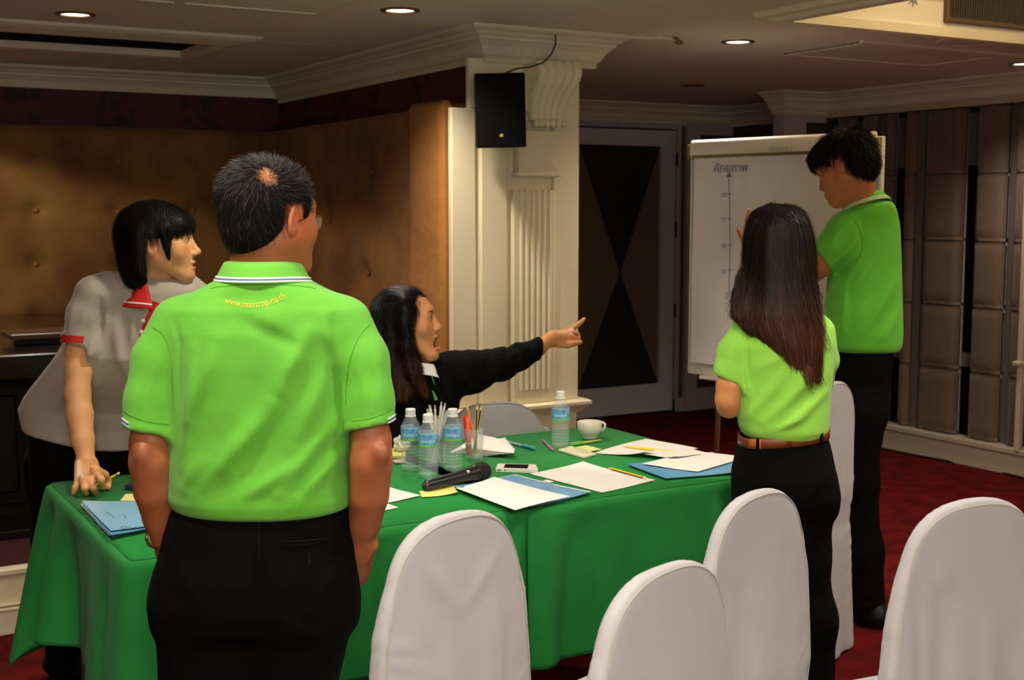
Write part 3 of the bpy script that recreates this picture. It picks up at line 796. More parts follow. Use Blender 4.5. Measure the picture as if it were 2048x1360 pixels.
def hair_strands(name, vol, roots, flow, steps, seg, width, m, parent, xf, lift=0.002, fall=None, colors=None, jit=0.15, curl=0.0, stiff=0.0, wmode='flat', offs=None, seed=1):
    """ribbons that start on a surface and follow it"""
    r = np.random.default_rng(seed)
    n = len(roots); P = np.asarray(roots, np.float32).copy(); pts = [P.copy()]; nr = []
    g = vol.grad(P); nr.append(g); off = np.full(n, lift, np.float32) if offs is None else offs[:n]
    J = r.normal(size=(n, 3)).astype(np.float32) * jit
    for s_ in range(steps):
        g = vol.grad(P); d = flow(P, g, s_ / steps) + J + (r.normal(size=(n, 3)) * curl if curl else 0)
        if stiff < 1: d = d - (d * g).sum(-1, keepdims=True) * g * (1 - stiff)
        d = d / (np.linalg.norm(d, axis=-1, keepdims=True) + 1e-9)
        P = P + (d * seg).astype(np.float32)
        if stiff == 0:
            e = vol.val(P) - off * (1 + s_ * .15); far = e > 0.02
            P = P - np.where(far, 0, e)[:, None] * vol.grad(P)
        pts.append(P.copy()); nr.append(g)
    K = steps + 1; A = np.stack(pts, 1); Nn = np.stack(nr, 1)          # n,K,3
    T = np.gradient(A, axis=1); T /= np.linalg.norm(T, axis=-1, keepdims=True) + 1e-9
    if wmode == 'flat': S = np.cross(T, Nn)
    else: S = np.cross(T, r.normal(size=(n, 1, 3)))
    S /= np.linalg.norm(S, axis=-1, keepdims=True) + 1e-9
    tw = np.linspace(1, .25, K)[None, :, None] * width * r.uniform(.6, 1.4, size=(n, 1, 1))
    L_ = A - S * tw / 2; R_ = A + S * tw / 2
    Vv = np.stack([L_, R_], 2).reshape(-1, 3); base = np.arange(n)[:, None] * K * 2 + np.arange(K - 1)[None] * 2
    F = np.stack([base, base + 1, base + 3, base + 2], -1).reshape(-1, 4)
    col = None
    if colors is not None:
        c = colors(A[:, 0], r); c = np.repeat(c, K * 2, axis=0); col = c
        col = c
    return link(name, np_mesh(name, xf(Vv) if xf else Vv, F, True, col), m, parent)
_tc = {}
def text_pts(s, size=1.0, res=3):
    """outline mesh of a text: verts (x, y) and faces"""
    key = (s, size)
    if key in _tc: return _tc[key]
    c = bpy.data.curves.new('t', 'FONT'); c.body = s; c.size = size; c.align_x = 'CENTER'; c.resolution_u = res
    o = bpy.data.objects.new('t', c); COL.objects.link(o); bpy.context.view_layer.update()
    me = bpy.data.meshes.new_from_object(o.evaluated_get(bpy.context.evaluated_depsgraph_get()))
    bpy.data.objects.remove(o)
    if len(me.polygons):
        bm = bmesh.new(); bm.from_mesh(me); bmesh.ops.triangulate(bm, faces=bm.faces[:])
        es = [e for e in bm.edges if e.calc_length() > size * .15]
        if es: bmesh.ops.subdivide_edges(bm, edges=es, cuts=2)
        bmesh.ops.triangulate(bm, faces=bm.faces[:]); bm.to_mesh(me); bm.free()
    v = np.array([q.co[:2] for q in me.vertices]) if len(me.vertices) else np.zeros((0, 2)); f = [list(p.vertices) for p in me.polygons]
    _tc[key] = (v, f); return v, f
# ============================================================= TABLES AND CLOTHS
TZ = 0.75; AX0, AX1, BX1, TY0, TY1_ = .615, 1.56, 2.385, 2.625, 3.505
M_steel = mat('table_steel', (120, 120, 120), .35, .9)
def table(x0, x1, lab):
    t = root('folding_table', ((x0 + x1) / 2, (TY0 + TY1_) / 2, 0), lab, 'table')
    MB().box((x0 + .01, TY0 + .012, TZ - .03), (x1 - .008, TY1_ - .012, TZ - .006), .004).build('tabletop', mat('table_ply', (120, 92, 60), .6), t)
    for sx in (x0 + .06, x1 - .06):
        for sy in (TY0 + .09, TY1_ - .09):
            b = MB(); b.tube([(sx, sy, 0.01), (sx, sy, TZ - .03)], .014, 10); b.build('leg', M_steel, t, smooth=True)
            b = MB(); b.lathe([(.019, 0), (.019, .02), (.015, .03)], 12, Matrix.Translation((sx, sy, 0))); b.build('foot', M_black, t, smooth=True)
    return t
table(AX0, AX1 - .004, 'folding table under the left green cloth')
table(AX1 + .004, BX1, 'folding table under the right green cloth')
M_cloth = mat('green_cloth', (38, 136, 62), 0.9, spec=.2, sheen=.03, bump=(500, .25), var=(3, (33, 120, 52)))
def cloth(name, path, top, label, L, corners, seed, amp=.032, flare=.10):
    """path: the open edge line (x, y); cloth falls from it, outward = right-hand normal"""
    r = np.random.default_rng(seed)
    P = [np.array(p, float) for p in path]; pts = []; nrm = []; ss = []; s = 0.0; cs = []
    for i in range(len(P) - 1):
        a, b = P[i], P[i + 1]; Ls = np.linalg.norm(b - a); d = (b - a) / Ls; n = np.array([d[1], -d[0]])
        m = int(Ls / .009)
        t0 = .02 if i > 0 else 0; t1 = .02 if i < len(P) - 2 else 0
        for j in range(m + 1):
            q = t0 + (Ls - t0 - t1) * j / m
            pts.append(a + d * q); nrm.append(n); ss.append(s + q)
        if i < len(P) - 2:
            d2 = (P[i + 2] - b) / np.linalg.norm(P[i + 2] - b); n2 = np.array([d2[1], -d2[0]]); cs.append(s + Ls)
            c = b - d * .02 + d2 * .02
            for j in range(1, 12):
                t = j / 12 * PI / 2; nn = n * math.cos(t) + n2 * math.sin(t)
                pts.append(b - d * .02 + d2 * .02 + (nn) * .02); nrm.append(nn); ss.append(s + Ls - .02 + .04 * j / 12)
        s += Ls
    pts = np.array(pts); nrm = np.array(nrm); ss = np.array(ss)
    K = 34; rows = []
    f = sum(np.sin(ss * w + ph) * a_ for w, ph, a_ in [(r.uniform(9, 14), r.uniform(0, 6), 1.0), (r.uniform(20, 30), r.uniform(0, 6), .6), (r.uniform(34, 48), r.uniform(0, 6), .35)])
    ck = np.zeros_like(ss); ln = np.full_like(ss, L)
    for c, (ext, out, wd) in zip(cs, corners):
        e = np.exp(-((ss - c) / wd) ** 2); ck += e * out; ln += ext * np.exp(-np.abs((ss - c) / (wd * 1.3)) ** 1.5)
        ck -= .55 * out * np.exp(-((np.abs(ss - c) - wd * 1.9) / (wd * .6)) ** 2)
    for k in range(K + 1):
        t = k / K; rr = .018; arc = min(t * 1.0 / .06, 1.0)
        if t < .06: off = rr * math.sin(arc * PI / 2); z = TZ - rr * (1 - math.cos(arc * PI / 2)); dn = 0
        else:
            dn = (t - .06) / .94
            off = rr + .0
            z = TZ - rr - dn * (ln - rr)
            off = off + dn ** 1.0 * (flare * L * .5) + (dn ** .8) * (f * amp) + ck * dn ** .9
        o = pts + nrm * (np.maximum(off, .004) if not np.isscalar(off) else off)[..., None] if not np.isscalar(off) else pts + nrm * off
        rows.append(np.column_stack([o, np.full(len(pts), z) if np.isscalar(z) else z]))
    R_ = np.stack(rows, 0); n = len(pts); V_ = R_.reshape(-1, 3); idx = np.arange((K + 1) * n).reshape(K + 1, n)
    F = np.stack([idx[:-1, :-1], idx[:-1, 1:], idx[1:, 1:], idx[1:, :-1]], -1).reshape(-1, 4).tolist()
    tp = [len(V_) + i for i in range(n)]; V_ = np.vstack([V_, R_[0]]); F.append(tp)
    me = np_mesh(name, V_, F, True)
    o = link(name, me, M_cloth); props(o, label, 'tablecloth', 'green cloths over the tables')
    so = o.modifiers.new('thick', 'SOLIDIFY'); so.thickness = .0015; so.offset = 1
    recenter(o); return o
cloth('tablecloth', [(AX1 + .06, TY1_ - .003), (AX0, TY1_ - .003), (AX0, TY0 + .003), (AX1 + .03, TY0 + .003)], None,
      'green tablecloth on left table, its corner hanging low beside the step', .35, [(.14, .10, .06), (.28, .11, .07)], 5)
cloth('tablecloth', [(AX1, TY0), (BX1, TY0), (BX1, TY1_), (AX1, TY1_)], None,
      'green tablecloth on right table with open seam edge behind the front chair', .40, [(.1, .08, .06), (.1, .06, .06)], 11, flare=.04) 
TT = TZ + .0025

# ============================================================= THINGS ON THE TABLES
M_paper = mat('paper_white', (232, 229, 222), .7)
M_blue = mat('folder_blue', (112, 176, 214), .28, coat=.4, var=(14, (96, 160, 204)))
def sheet(name, cor, z, m, label, cat, group=None, curl=(0, 0, 0, 0), th=.0004, wob=.0006, parent=None, n=10):
    """cor: four seen corners, in order round the sheet; z: height of its underside"""
    C4 = [atz(x, y, z) for x, y in cor]; U = np.linspace(0, 1, n); rr = np.random.default_rng(int(cor[0][0]))
    ph = rr.uniform(0, 6, 3)
    P = []
    for lay in (0, 1):
        for u in U:
            for v in U:
                p = C4[0] * (1 - u) * (1 - v) + C4[1] * u * (1 - v) + C4[2] * u * v + C4[3] * (1 - u) * v
                h = curl[0] * ((1 - u) * (1 - v)) ** 4 + curl[1] * (u * (1 - v)) ** 4 + curl[2] * (u * v) ** 4 + curl[3] * ((1 - u) * v) ** 4
                h += wob * (1 + math.sin(5 * u + ph[0]) * math.sin(4 * v + ph[1]))
                P.append(p + [0, 0, h + (th if lay else 0)])
    P = np.array(P); idx = np.arange(2 * n * n).reshape(2, n, n)
    F = []
    T = idx[1]; B = idx[0]
    for i in range(n - 1):
        for j in range(n - 1):
            F.append([T[i, j], T[i + 1, j], T[i + 1, j + 1], T[i, j + 1]]); F.append([B[i, j + 1], B[i + 1, j + 1], B[i + 1, j], B[i, j]])
    ring = [(i, 0) for i in range(n)] + [(n - 1, j) for j in range(1, n)] + [(i, n - 1) for i in range(n - 2, -1, -1)] + [(0, j) for j in range(n - 2, 0, -1)]
    for a, b in zip(ring, ring[1:] + ring[:1]): F.append([B[a], B[b], T[b], T[a]])
    me = np_mesh(name, P, [[int(q) for q in f] for f in F], False)
    bm = bmesh.new(); bm.from_mesh(me); bmesh.ops.recalc_face_normals(bm, faces=bm.faces); bm.to_mesh(me); bm.free()
    if parent is not None: return link(name, me, m, parent)
    o = link(name, me, m); props(o, label, cat, group); recenter(o); return o
sh = 'loose papers on the tables'
sheet('paper_sheet', [(1060, 948), (1166, 927), (1311, 961), (1204, 986)], TT + .0005, M_paper, 'blank white sheet between the phone and the pencil with black stripe', 'paper', sh, curl=(0, .006, 0, 0))
def folder(cor, z, n, label, papers=(), m=M_blue, spread=6, extra=True):
    f = root('document_folder', atz(sum(c[0] for c in cor) / 4, sum(c[1] for c in cor) / 4, z), label, 'folder')
    rr = np.random.default_rng(n)
    for k in range(n):
        last = k == n - 1; j = rr.uniform(-spread, spread, 2) if not last else (0, 0)
        c2 = [(x + j[0], y + j[1] * .6) for x, y in cor]
        sheet('cover' if (last or k == 0) else 'page', c2, z + k * .0022, m if (last or k == 0 and extra) else M_paper, None, None, curl=(.002 * k, .001, .004, .001 * k), parent=f, th=.0008)
    return f
folder([(1258, 931), (1331, 958), (1500, 944), (1425, 906)], TT + .0004, 3, 'blue plastic folder under a written sheet at the right table corner', spread=3)
sheet('paper_sheet', [(1284, 929), (1396, 944), (1494, 915), (1385, 902)], TT + .0088, M_paper, 'lined sheet lying on the blue folder at the right table corner', 'paper', sh, wob=.001)
sheet('paper_sheet', [(1186, 906), (1292, 878), (1396, 898), (1290, 917)], TT + .0006, M_paper, 'large white sheet under the long yellow pencil', 'paper', sh, curl=(.0, .0, .0, .018), wob=.0015)
sheet('paper_sheet', [(1288, 912), (1330, 890), (1424, 908), (1350, 921)], TT + .006, M_paper, 'white sheet with a raised folded edge behind the right folder', 'paper', sh, curl=(.0, .0, .0, .012), wob=.003)
sheet('note_pad', [(1117, 903), (1142, 895), (1192, 911), (1167, 917)], TT + .0005, mat('note_cream', (226, 220, 188), .7), 'small cream note pad in front of the single bottle', 'note pad', th=.005)
sheet('sticky_note', [(1148, 895), (1172, 891), (1204, 899), (1180, 904)], TT + .0058, mat('note_green', (214, 226, 140), .7), 'pale green note half under the large white sheet', 'note')
fo = folder([(909, 976), (1027, 951), (1180, 988), (1062, 1014)], TT + .0004, 4, 'blue folder with white pages under the front written sheet', spread=2)
sheet('label_strip', [(1085, 962), (1094, 960), (1108, 964), (1098, 966)], TT + .0102, M_paper, None, None, parent=fo)
sheet('paper_sheet', [(911, 977), (988, 958), (1141, 993), (1030, 1021)], TT + .0105, M_paper, 'written white sheet on the front blue folder near the microphone', 'paper', sh, curl=(.0, .004, 0, 0), wob=.001)
sheet('sticky_note', [(838, 983), (908, 973), (917, 989), (844, 995)], TT + .0015, mat('note_yellow', (222, 226, 128), .7), 'yellow green sticky note under the microphone end', 'note', curl=(.0, .004, .006, 0))
sheet('paper_sheet', [(680, 990), (780, 975), (842, 992), (770, 1007)], TT + .0016, M_paper, 'white sheet partly behind the right arm of the man in the middle', 'paper', sh)
sheet('paper_sheet', [(640, 985), (730, 990), (797, 1016), (700, 1036)], TT + .0002, M_paper, 'lower white sheet at the hip of the man in the middle', 'paper', sh)
fan = root('paper_stack', atz(990, 895, TT), 'fanned pile of printed papers behind the pencil glass', 'papers')
for k in range(9):
    a = k * 4.5; cxp, cyp = 985 - k * 2, 896
    cor = [(900 + a * .8, 905 - k * 1.2), (955 + a, 872 + k * .9), (1012 + k * 2.2, 882 + k * 2.8), (975 + k * 6.4, 913 - k * .8)]
    sheet('sheet', cor, TT + .0005 + k * .0020, M_paper, None, None, curl=(0, .006, .010, .0), parent=fan)
# left table
folder([(165, 1012), (300, 1008), (375, 1040), (222, 1074)], TT + .0004, 5, 'stack of blue plastic folders at the left end of the table', spread=4)
lf = root('document_folder', atz(300, 1035, TT), 'topmost light blue folder with signature lying on the left stack', 'folder')
cor = [(165, 1005), (300, 1003), (385, 1038), (222, 1064)]
sheet('cover', cor, TT + .014, mat('folder_lightblue', (134, 190, 220), .3, coat=.3), None, None, parent=lf, curl=(.004, 0, 0, .002), th=.001)
sg = MB()
for pts in ([(240, 1056), (246, 1053), (254, 1054), (250, 1058), (242, 1058)], [(256, 1056), (262, 1054), (266, 1057), (272, 1053)], [(212, 1024), (222, 1030), (230, 1036)], [(246, 1028), (252, 1036)]):
    sg.tube([atz(x, y, TT + .0165) + [0, 0, .0004] for x, y in pts], .0004, 4)
sg.build('signature', mat('ink_black', (30, 32, 44), .5), lf)
sheet('sticky_note', [(251, 989), (300, 987), (300, 1003), (240, 1002)], TT + .0004, mat('note_cream2', (232, 224, 150), .7), 'pale yellow note on the green cloth beside the mobile phone', 'note')
sheet('paper_sheet', [(338, 934), (420, 930), (430, 972), (356, 966)], TT + .0004, M_paper, 'white sheet behind the left elbow of the man in the middle', 'paper', sh)
sheet('paper_sheet', [(336, 1001), (420, 1000), (430, 1040), (355, 1044)], TT + .0194, M_paper, 'small white paper corner beside the left hip of the man in the middle', 'paper', sh) if False else None
bx = root('snack_packet', atz(346, 932, TT), 'red and orange banded packet behind the left arm of the man', 'packet')
q = atz(350, 934, TT)
for k, (z0, z1, c) in enumerate(((0, .016, (222, 130, 30)), (.016, .068, (160, 24, 24)), (.068, .085, (230, 140, 40)), (.085, .14, (176, 40, 20)))):
    MB().box((q[0] - .03, q[1] + .0, TT + z0), (q[0] + .05, q[1] + .035, TT + z1), .001).build('band', mat('packet%d' % k, c, .4), bx)
# items behind the left end: small box, orange pencil, note
sheet('sticky_note', [(770, 903), (810, 900), (812, 916), (770, 919)], TT + .0005, mat('note_yellow', (222, 226, 128), .7), 'yellow note beside the left water bottle', 'note', th=.008)
b = MB(); p0, p1 = atz(790, 896, TT + .012), atz(806, 903, TT + .012); b.tube([p0, p1], .0035, 6)
props(recenter(b.build('pencil_stub', mat('orange_paint', (230, 120, 30), .4))), 'short orange pencil lying on the yellow note by the left bottle', 'pencil')
b = MB(); p0 = atz(803, 888, TT + .03)
bmesh.ops.create_icosphere(b.bm, subdivisions=3, radius=.024, matrix=Matrix.Translation(Vector(p0)))
rr = random.Random(3)
for v in b.bm.verts:
    d = v.co - Vector(p0); v.co = Vector(p0) + d * (rr.uniform(.7, 1.25))
props(recenter(b.build('crumpled_tissue', M_paper)), 'crumpled white tissue behind the left water bottle', 'tissue')
sheet('eraser_card', [(783, 922), (808, 919), (812, 926), (790, 928)], TT + .0005, mat('card_grey', (176, 168, 148), .6), 'grey card piece in front of the yellow note by the left bottle', 'card', th=.003)

def bottle(px, py, lab, k, rz):
    c = atz(px, py, TT); t = root('water_bottle', c, lab, 'bottle', 'water bottles on the green cloth')
    H_ = .158; R = .0275
    M0 = Matrix.Translation(Vector(c)) @ Matrix.Rotation(rz, 4, 'Z')
    prof = [(.008, .004), (.020, .0), (R - .002, .004), (R, .012)]
    z = .014
    for i in range(8):
        prof += [(R, z + .0010), (R - .0022, z + .0045), (R, z + .0080)]; z += .0093
    prof += [(R, .090), (R - .0008, .092), (R - .0008, .118), (R, .120), (R - .002, .130), (R - .008, .140), (.015, .150), (.0125, .155), (.0125, H_)]
    b = MB(); b.lathe(prof, 28, M0, cap=False)
    b.bm.faces.new([v for v in b.bm.verts[:28]][::-1])
    g = b.build('bottle_body', mat('clear_plastic', (214, 226, 230), .06, spec=.9, alpha=.17), t, smooth=True, angle=50)
    w = MB(); w.lathe([(.004, .006)] + [(r - .0018, z_) for r, z_ in prof[3:] if z_ < .117] + [(R - .003, .117)], 24, M0); w.build('water', mat('water', (190, 214, 214), .03, spec=.5, alpha=.07), t, smooth=True, angle=50)
    cp = MB(); cp.lathe([(.0135, .155), (.0140, .157), (.0140, .171), (.0125, .173)], 28, M0); cp.lathe([(.0155, .151), (.0155, .154), (.013, .155)], 28, M0); cp.build('cap', mat('cap_white', (236, 236, 230), .4), t, smooth=True)
    n = 26
    def band(nm, z0, z1, m, a0=0, a1=2 * PI, e=.0006):
        P = []; 
        for i in range(n + 1):
            a = a0 + (a1 - a0) * i / n
            for zz in (z0, z1): P.append(M0 @ Vector(((R + e) * math.cos(a), (R + e) * math.sin(a), zz)))
        F = [[2 * i, 2 * i + 2, 2 * i + 3, 2 * i + 1] for i in range(n)]
        return link(nm, np_mesh(nm, [list(p) for p in P], F), m, t)
    band('label_band', .092, .120, mat('label_blue', (40, 120, 190), .35, var=(60, (120, 190, 220))), .5, 2 * PI - .5)
    band('label_band', .086, .092, mat('label_green', (120, 200, 90), .35))
    band('label_band', .120, .125, mat('label_pale', (170, 205, 225), .35, alpha=.7), .5, 2 * PI - .5)
    # lettering round the label, facing the viewer's side
    face = math.atan2(-c[1], -c[0]) - rz
    for ang in (face, face + PI):
        v, f = text_pts('minéré', .014); P = []
        for x, y in v:
            a = ang + x / R; P.append(list(M0 @ Vector(((R + .0011) * math.cos(a), (R + .0011) * math.sin(a), .099 + y))))
        link('lettering', np_mesh('lettering', P, f, False), mat('label_white', (225, 238, 245), .4), t)
    return t
bottle(822, 940, 'leftmost water bottle with white cap behind the straws', 0, .3)
bottle(857, 954, 'front water bottle with white cap nearest the microphone', 1, .1)
bottle(906, 940, 'water bottle with blue label standing beside the pencil glass', 2, -.5)
bottle(1121, 895, 'single water bottle standing near the white cup', 3, 1.4)

def pencil(name, a, b, lab, col, r=.0036, cat='pencil', tip=True, eraser=True, group='pencils on the tables', stripe=False):
    a = Vector([float(q) for q in a]); b = Vector([float(q) for q in b]); d = (b - a); L = d.length; d.normalize()
    t = root(name, a, lab, cat, group)
    m = MB(); m.tube([a + d * .018, b - d * .012 if eraser else b], r, 6); m.build('barrel', mat(name + '_%d_%d_%d' % col, col, .35), t)
    if stripe:
        side = d.orthogonal().normalized() * r * .55
        m = MB(); m.tube([a + d * .02 + side, b - d * .014 + side], r * .62, 5); m.build('stripe', mat('pencil_black', (24, 22, 18), .4), t)
    if tip:
        m = MB(); m.tube([a + d * .004, a + d * .018], [r * .25, r], 6); m.build('wood_tip', mat('pencil_wood', (222, 184, 130), .6), t)
        m = MB(); m.tube([a, a + d * .005], [r * .08, r * .3], 6); m.build('lead', mat('pencil_lead', (50, 50, 52), .4), t)
    if eraser:
        m = MB(); m.tube([b - d * .012, b - d * .006], r * 1.05, 8); m.build('ferrule', mat('ferrule_gold', (200, 160, 70), .3, .8), t, smooth=True)
        m = MB(); m.tube([b - d * .006, b], r, 8); m.build('eraser', mat('eraser_white', (232, 220, 204), .7), t, smooth=True)
    return t
pencil('pencil', atz(1246, 893, TT + .006), atz(1352, 904, TT + .006), 'long yellow pencil lying on the large white sheet', (238, 214, 30), eraser=False)
pencil('pencil', atz(1215, 935, TT + .0055), atz(1291, 956, TT + .0055), 'yellow pencil with black stripe lying across the blank sheet edge', (226, 186, 24), stripe=True)
def pen(a, b, lab, c1, c2, r=.0042):
    a = Vector([float(q) for q in a]); b = Vector([float(q) for q in b]); d = b - a; L = d.length; d.normalize()
    t = root('ballpoint_pen', a, lab, 'pen')
    m = MB(); m.tube([a, a + d * .006, a + d * L * .62], [.001, r * .8, r], 10); m.build('barrel', mat('pen_%d%d%d' % c1, c1, .25), t, smooth=True)
    m = MB(); m.tube([a + d * L * .6, b - d * .003, b], [r * 1.15, r * 1.1, r * .6], 10); m.build('cap', mat('pen_%d%d%d' % c2, c2, .3), t, smooth=True)
    s = d.cross(Vector((0, 0, 1))).normalized() * .001 + Vector((0, 0, r * 1.35))
    m = MB(); m.tube([a + d * L * .68 + s, b - d * .002 + s], .0012, 5); m.build('clip', mat('pen_clip', (180, 190, 190), .3, .6), t)
pen(atz(1010, 882, TT + .005), atz(1070, 898, TT + .005), 'blue pen lying beyond the fanned papers', (150, 190, 205), (40, 150, 180))
pen(atz(1085, 880, TT + .005), atz(1106, 900, TT + .005), 'pink pen lying left of the single water bottle', (170, 120, 170), (214, 120, 170))
pen(atz(1203, 880, TT + .005), atz(1140, 890, TT + .005), 'green pen lying in front of the white cup', (190, 190, 90), (110, 205, 40))

# coffee cup
c = atz(1179, 876, TT); t = root('coffee_cup', c, 'white china cup near the far right corner of table', 'cup')
M_ch = mat('china', (228, 222, 204), .25, coat=.3)
k_ = .0385 / .04
b = MB(); b.lathe([(.0, .004), (.024, .0), (.027, .004), (.028, .012), (.033, .016), (.0385, .030), (.040, .052), (.0388, .0535), (.037, .052), (.035, .030), (.028, .014), (.001, .012)], 40, Matrix.Translation(Vector(c)), cap=False); b.build('cup_body', M_ch, t, smooth=True, angle=60)
b = MB(); dirv = _r * .9 - FWH * .2
b.tube([Vector(c) + Vector(dirv * x) + Vector((0, 0, z)) for x, z in ((.036, .050), (.047, .052), (.054, .045), (.052, .034), (.043, .026), (.034, .026))], .0038, 8); b.build('handle', M_ch, t, smooth=True)

# glass with pencils and markers
def tumbler(c, lab, h=.09, r=.0285):
    t = root('glass_tumbler', c, lab, 'glass')
    b = MB(); b.lathe([(.001, .001), (r * .8, .0), (r * .88, .003), (r, h), (r - .002, h + .0005), (r * .84, .010), (.001, .008)], 36, Matrix.Translation(Vector(c)), cap=False)
    b.build('glass_wall', mat('clear_glass', (220, 230, 230), .04, spec=.9, alpha=.20), t, smooth=True, angle=60); return t
G = atz(949, 919, TT); tumbler(G, 'clear tumbler holding pencils and orange markers')
def inG(dx, dy, dz, tx, ty, L):
    a = np.array(G) + [0, 0, .012] + _r * dx + FWH * dy; d = np.array([0, 0, 1.0]) + _r * tx + FWH * ty; d /= np.linalg.norm(d); return a, a + d * L
for (dx, dy, tx, ty, L, col, lab, st) in ((.010, .0, -.22, .05, .155, (236, 140, 30), 'orange pencil standing in the tumbler, leaning left', False),
                              (.004, -.008, .03, .05, .155, (236, 206, 30), 'yellow pencil standing upright in the tumbler', True),
                              (-.004, .004, .17, -.05, .155, (226, 190, 24), 'yellow black pencil standing in the tumbler, leaning right', True)):
    a, b_ = inG(dx, dy, 0, tx, ty, L); pencil('pencil', b_, a, lab, col, stripe=st)
for (dx, dy, tx, ty, L, lab, c1) in ((-.014, -.006, -.05, .0, .115, 'orange felt marker standing in front in the tumbler', (238, 96, 50)), (-.016, .012, -.10, .05, .115, 'red felt marker standing behind the orange one', (210, 40, 30))):
    a, b_ = inG(dx, dy, 0, tx, ty, L); d = (b_ - a) / L; t = root('felt_marker', a, lab, 'marker')
    m = MB(); m.tube([a + d * .038, b_ - d * .004, b_], [.0068, .0068, .004], 14); m.build('barrel', mat('mk_%d' % c1[1], c1, .3), t, smooth=True)
    m = MB(); m.tube([a, a + d * .004, a + d * .036], [.0052, .0074, .0074], 14); m.build('cap', mat('mkc', (196, 30, 30), .3), t, smooth=True)
    m = MB(); m.tube([a + d * .034, a + d * .038], .0077, 14); m.build('ring', mat('mkr', (240, 220, 210), .3), t, smooth=True)
# holder with wrapped straws behind the bottles
S0 = atz(873, 931, TT); tumbler(S0, 'clear tumbler with wrapped straws behind the front bottles', .095, .03)
rs = np.random.default_rng(4)
for k in range(15):
    a_ = (k + .5) / 15; tx = -.30 + .62 * a_ + rs.uniform(-.03, .03); dx = -.012 * (1 if tx > 0 else -1) * abs(tx) / .3
    a = np.array(S0) + [0, 0, .012] + _r * dx + FWH * rs.uniform(-.015, .015); d = np.array([0, 0, 1.0]) + _r * tx + FWH * rs.uniform(-.12, .12); d /= np.linalg.norm(d)
    L = rs.uniform(.150, .175) if abs(tx) > .1 or k % 3 == 0 else .13
    t = root('drinking_straw', a, 'one of the white paper wrapped straws behind the bottles', 'straw', 'wrapped straws in the tumbler')
    m = MB(); m.tube([a, a + d * (L - .010)], .0031, 8); m.build('straw', mat('straw_white', (226, 222, 208), .5), t, smooth=True)
    m = MB(); m.tube([a + d * (L - .012), a + d * L], [.0031, .0022], 6); m.build('wrapper_end', mat('straw_film', (200, 200, 190), .2, alpha=.6), t, smooth=True)

# microphone
a = atz(852, 972, TT + .016); b_ = atz(968, 942, TT + .026); a = np.array(a); b_ = np.array(b_); d = (b_ - a); L = np.linalg.norm(d); d /= L
t = root('microphone', a, 'black wireless handheld microphone lying on the cloth by the papers', 'microphone')
M_mic = mat('mic_black', (28, 28, 29), .28, coat=.3)
m = MB(); m.tube([a - d * .006, a, a + d * .01, a + d * L * .55, a + d * L * .80], [.010, .0145, .0155, .0175, .0215], 20); m.build('body', M_mic, t, smooth=True)
m = MB(); m.tube([a + d * L * .80, a + d * L * .83, a + d * L * .86], [.0215, .0235, .0225], 20); m.build('collar', mat('mic_ring', (44, 44, 44), .3, .5), t, smooth=True)
m = MB(); m.tube([a + d * L * .86, a + d * L * .92, a + d * (L * .99), a + d * (L * 1.05), a + d * (L * 1.09)], [.022, .0262, .0262, .019, .006], 22); m.build('grille', mat('mic_grille', (26, 26, 27), .5, .4, bump=(900, 1.0)), t, smooth=True)
up = np.array([0, 0, 1.0]); sd = np.cross(d, up)
m = MB(); p = a + d * L * .66 + up * .014 - sd * -.013; m.box(p - [.0035, .003, .003], p + [.0035, .003, .003], .001, Matrix.Rotation(.4, 3, 'Z')); m.build('switch', mat('mic_switch', (226, 226, 220), .4), t)

# white phone
cor = [(995, 927), (1074, 929), (1075, 944), (991, 941)]
pc = [atz(x, y, TT + .0095) for x, y in ((996, 927), (1072, 929), (1076, 940), (991, 937))]
def slab(t, name, pc, z0, z1, m, ins=0.0, rad=.006):
    C0 = sum(pc) / 4; bm = MB(); P = []
    for k in range(4):
        p, a_, b2 = pc[k], pc[k - 1], pc[(k + 1) % 4]
        p = p + (C0 - p) * ins; u1 = (a_ - p) / np.linalg.norm(a_ - p); u2 = (b2 - p) / np.linalg.norm(b2 - p)
        for t_ in np.linspace(0, 1, 5):
            q = p + u1 * rad * (1 - t_) ** 2 + u2 * rad * t_ ** 2; P.append((q[0], q[1]))
    bm.prism(P, 2, z0, z1); return bm.build(name, m, t)
ph = root('mobile_phone', atz(1033, 934, TT), 'white smartphone with dark screen lying beside the microphone', 'phone')
slab(ph, 'phone_body', pc, TT + .0002, TT + .0095, mat('phone_white', (226, 228, 214), .3))
slab(ph, 'front_glass', pc, TT + .0095, TT + .0102, mat('phone_face', (240, 236, 222), .15), .04)
C0 = sum(pc) / 4; u_ = pc[1] - pc[0]; w_ = pc[3] - pc[0]
scn = [pc[0] + u_ * .20 + w_ * .12, pc[0] + u_ * .82 + w_ * .12, pc[0] + u_ * .82 + w_ * .88, pc[0] + u_ * .20 + w_ * .88]
slab(ph, 'screen', scn, TT + .0102, TT + .0106, mat('phone_screen', (34, 30, 26), .08), 0, .001)
for k in (.08, .12, .24): 
    q = pc[3] + u_ * k; MB().box((q[0] - .0025, q[1] - .0025, TT + .004), (q[0] + .0025, q[1] + .0015, TT + .007), .0008).build('side_button', mat('phone_btn', (90, 90, 90), .3, .6), ph)
ph = root('mobile_phone', atz(258, 972, TT), 'dark blue phone half hidden behind the left arm of the man', 'phone')
pc = [atz(x, y, TT + .012) for x, y in ((262, 964), (330, 966), (320, 980), (248, 970))]
slab(ph, 'phone_body', pc, TT + .0002, TT + .012, mat('phone_navy', (40, 60, 84), .3)); slab(ph, 'screen', pc, TT + .012, TT + .0126, mat('phone_screen', (34, 30, 26), .08), .08)

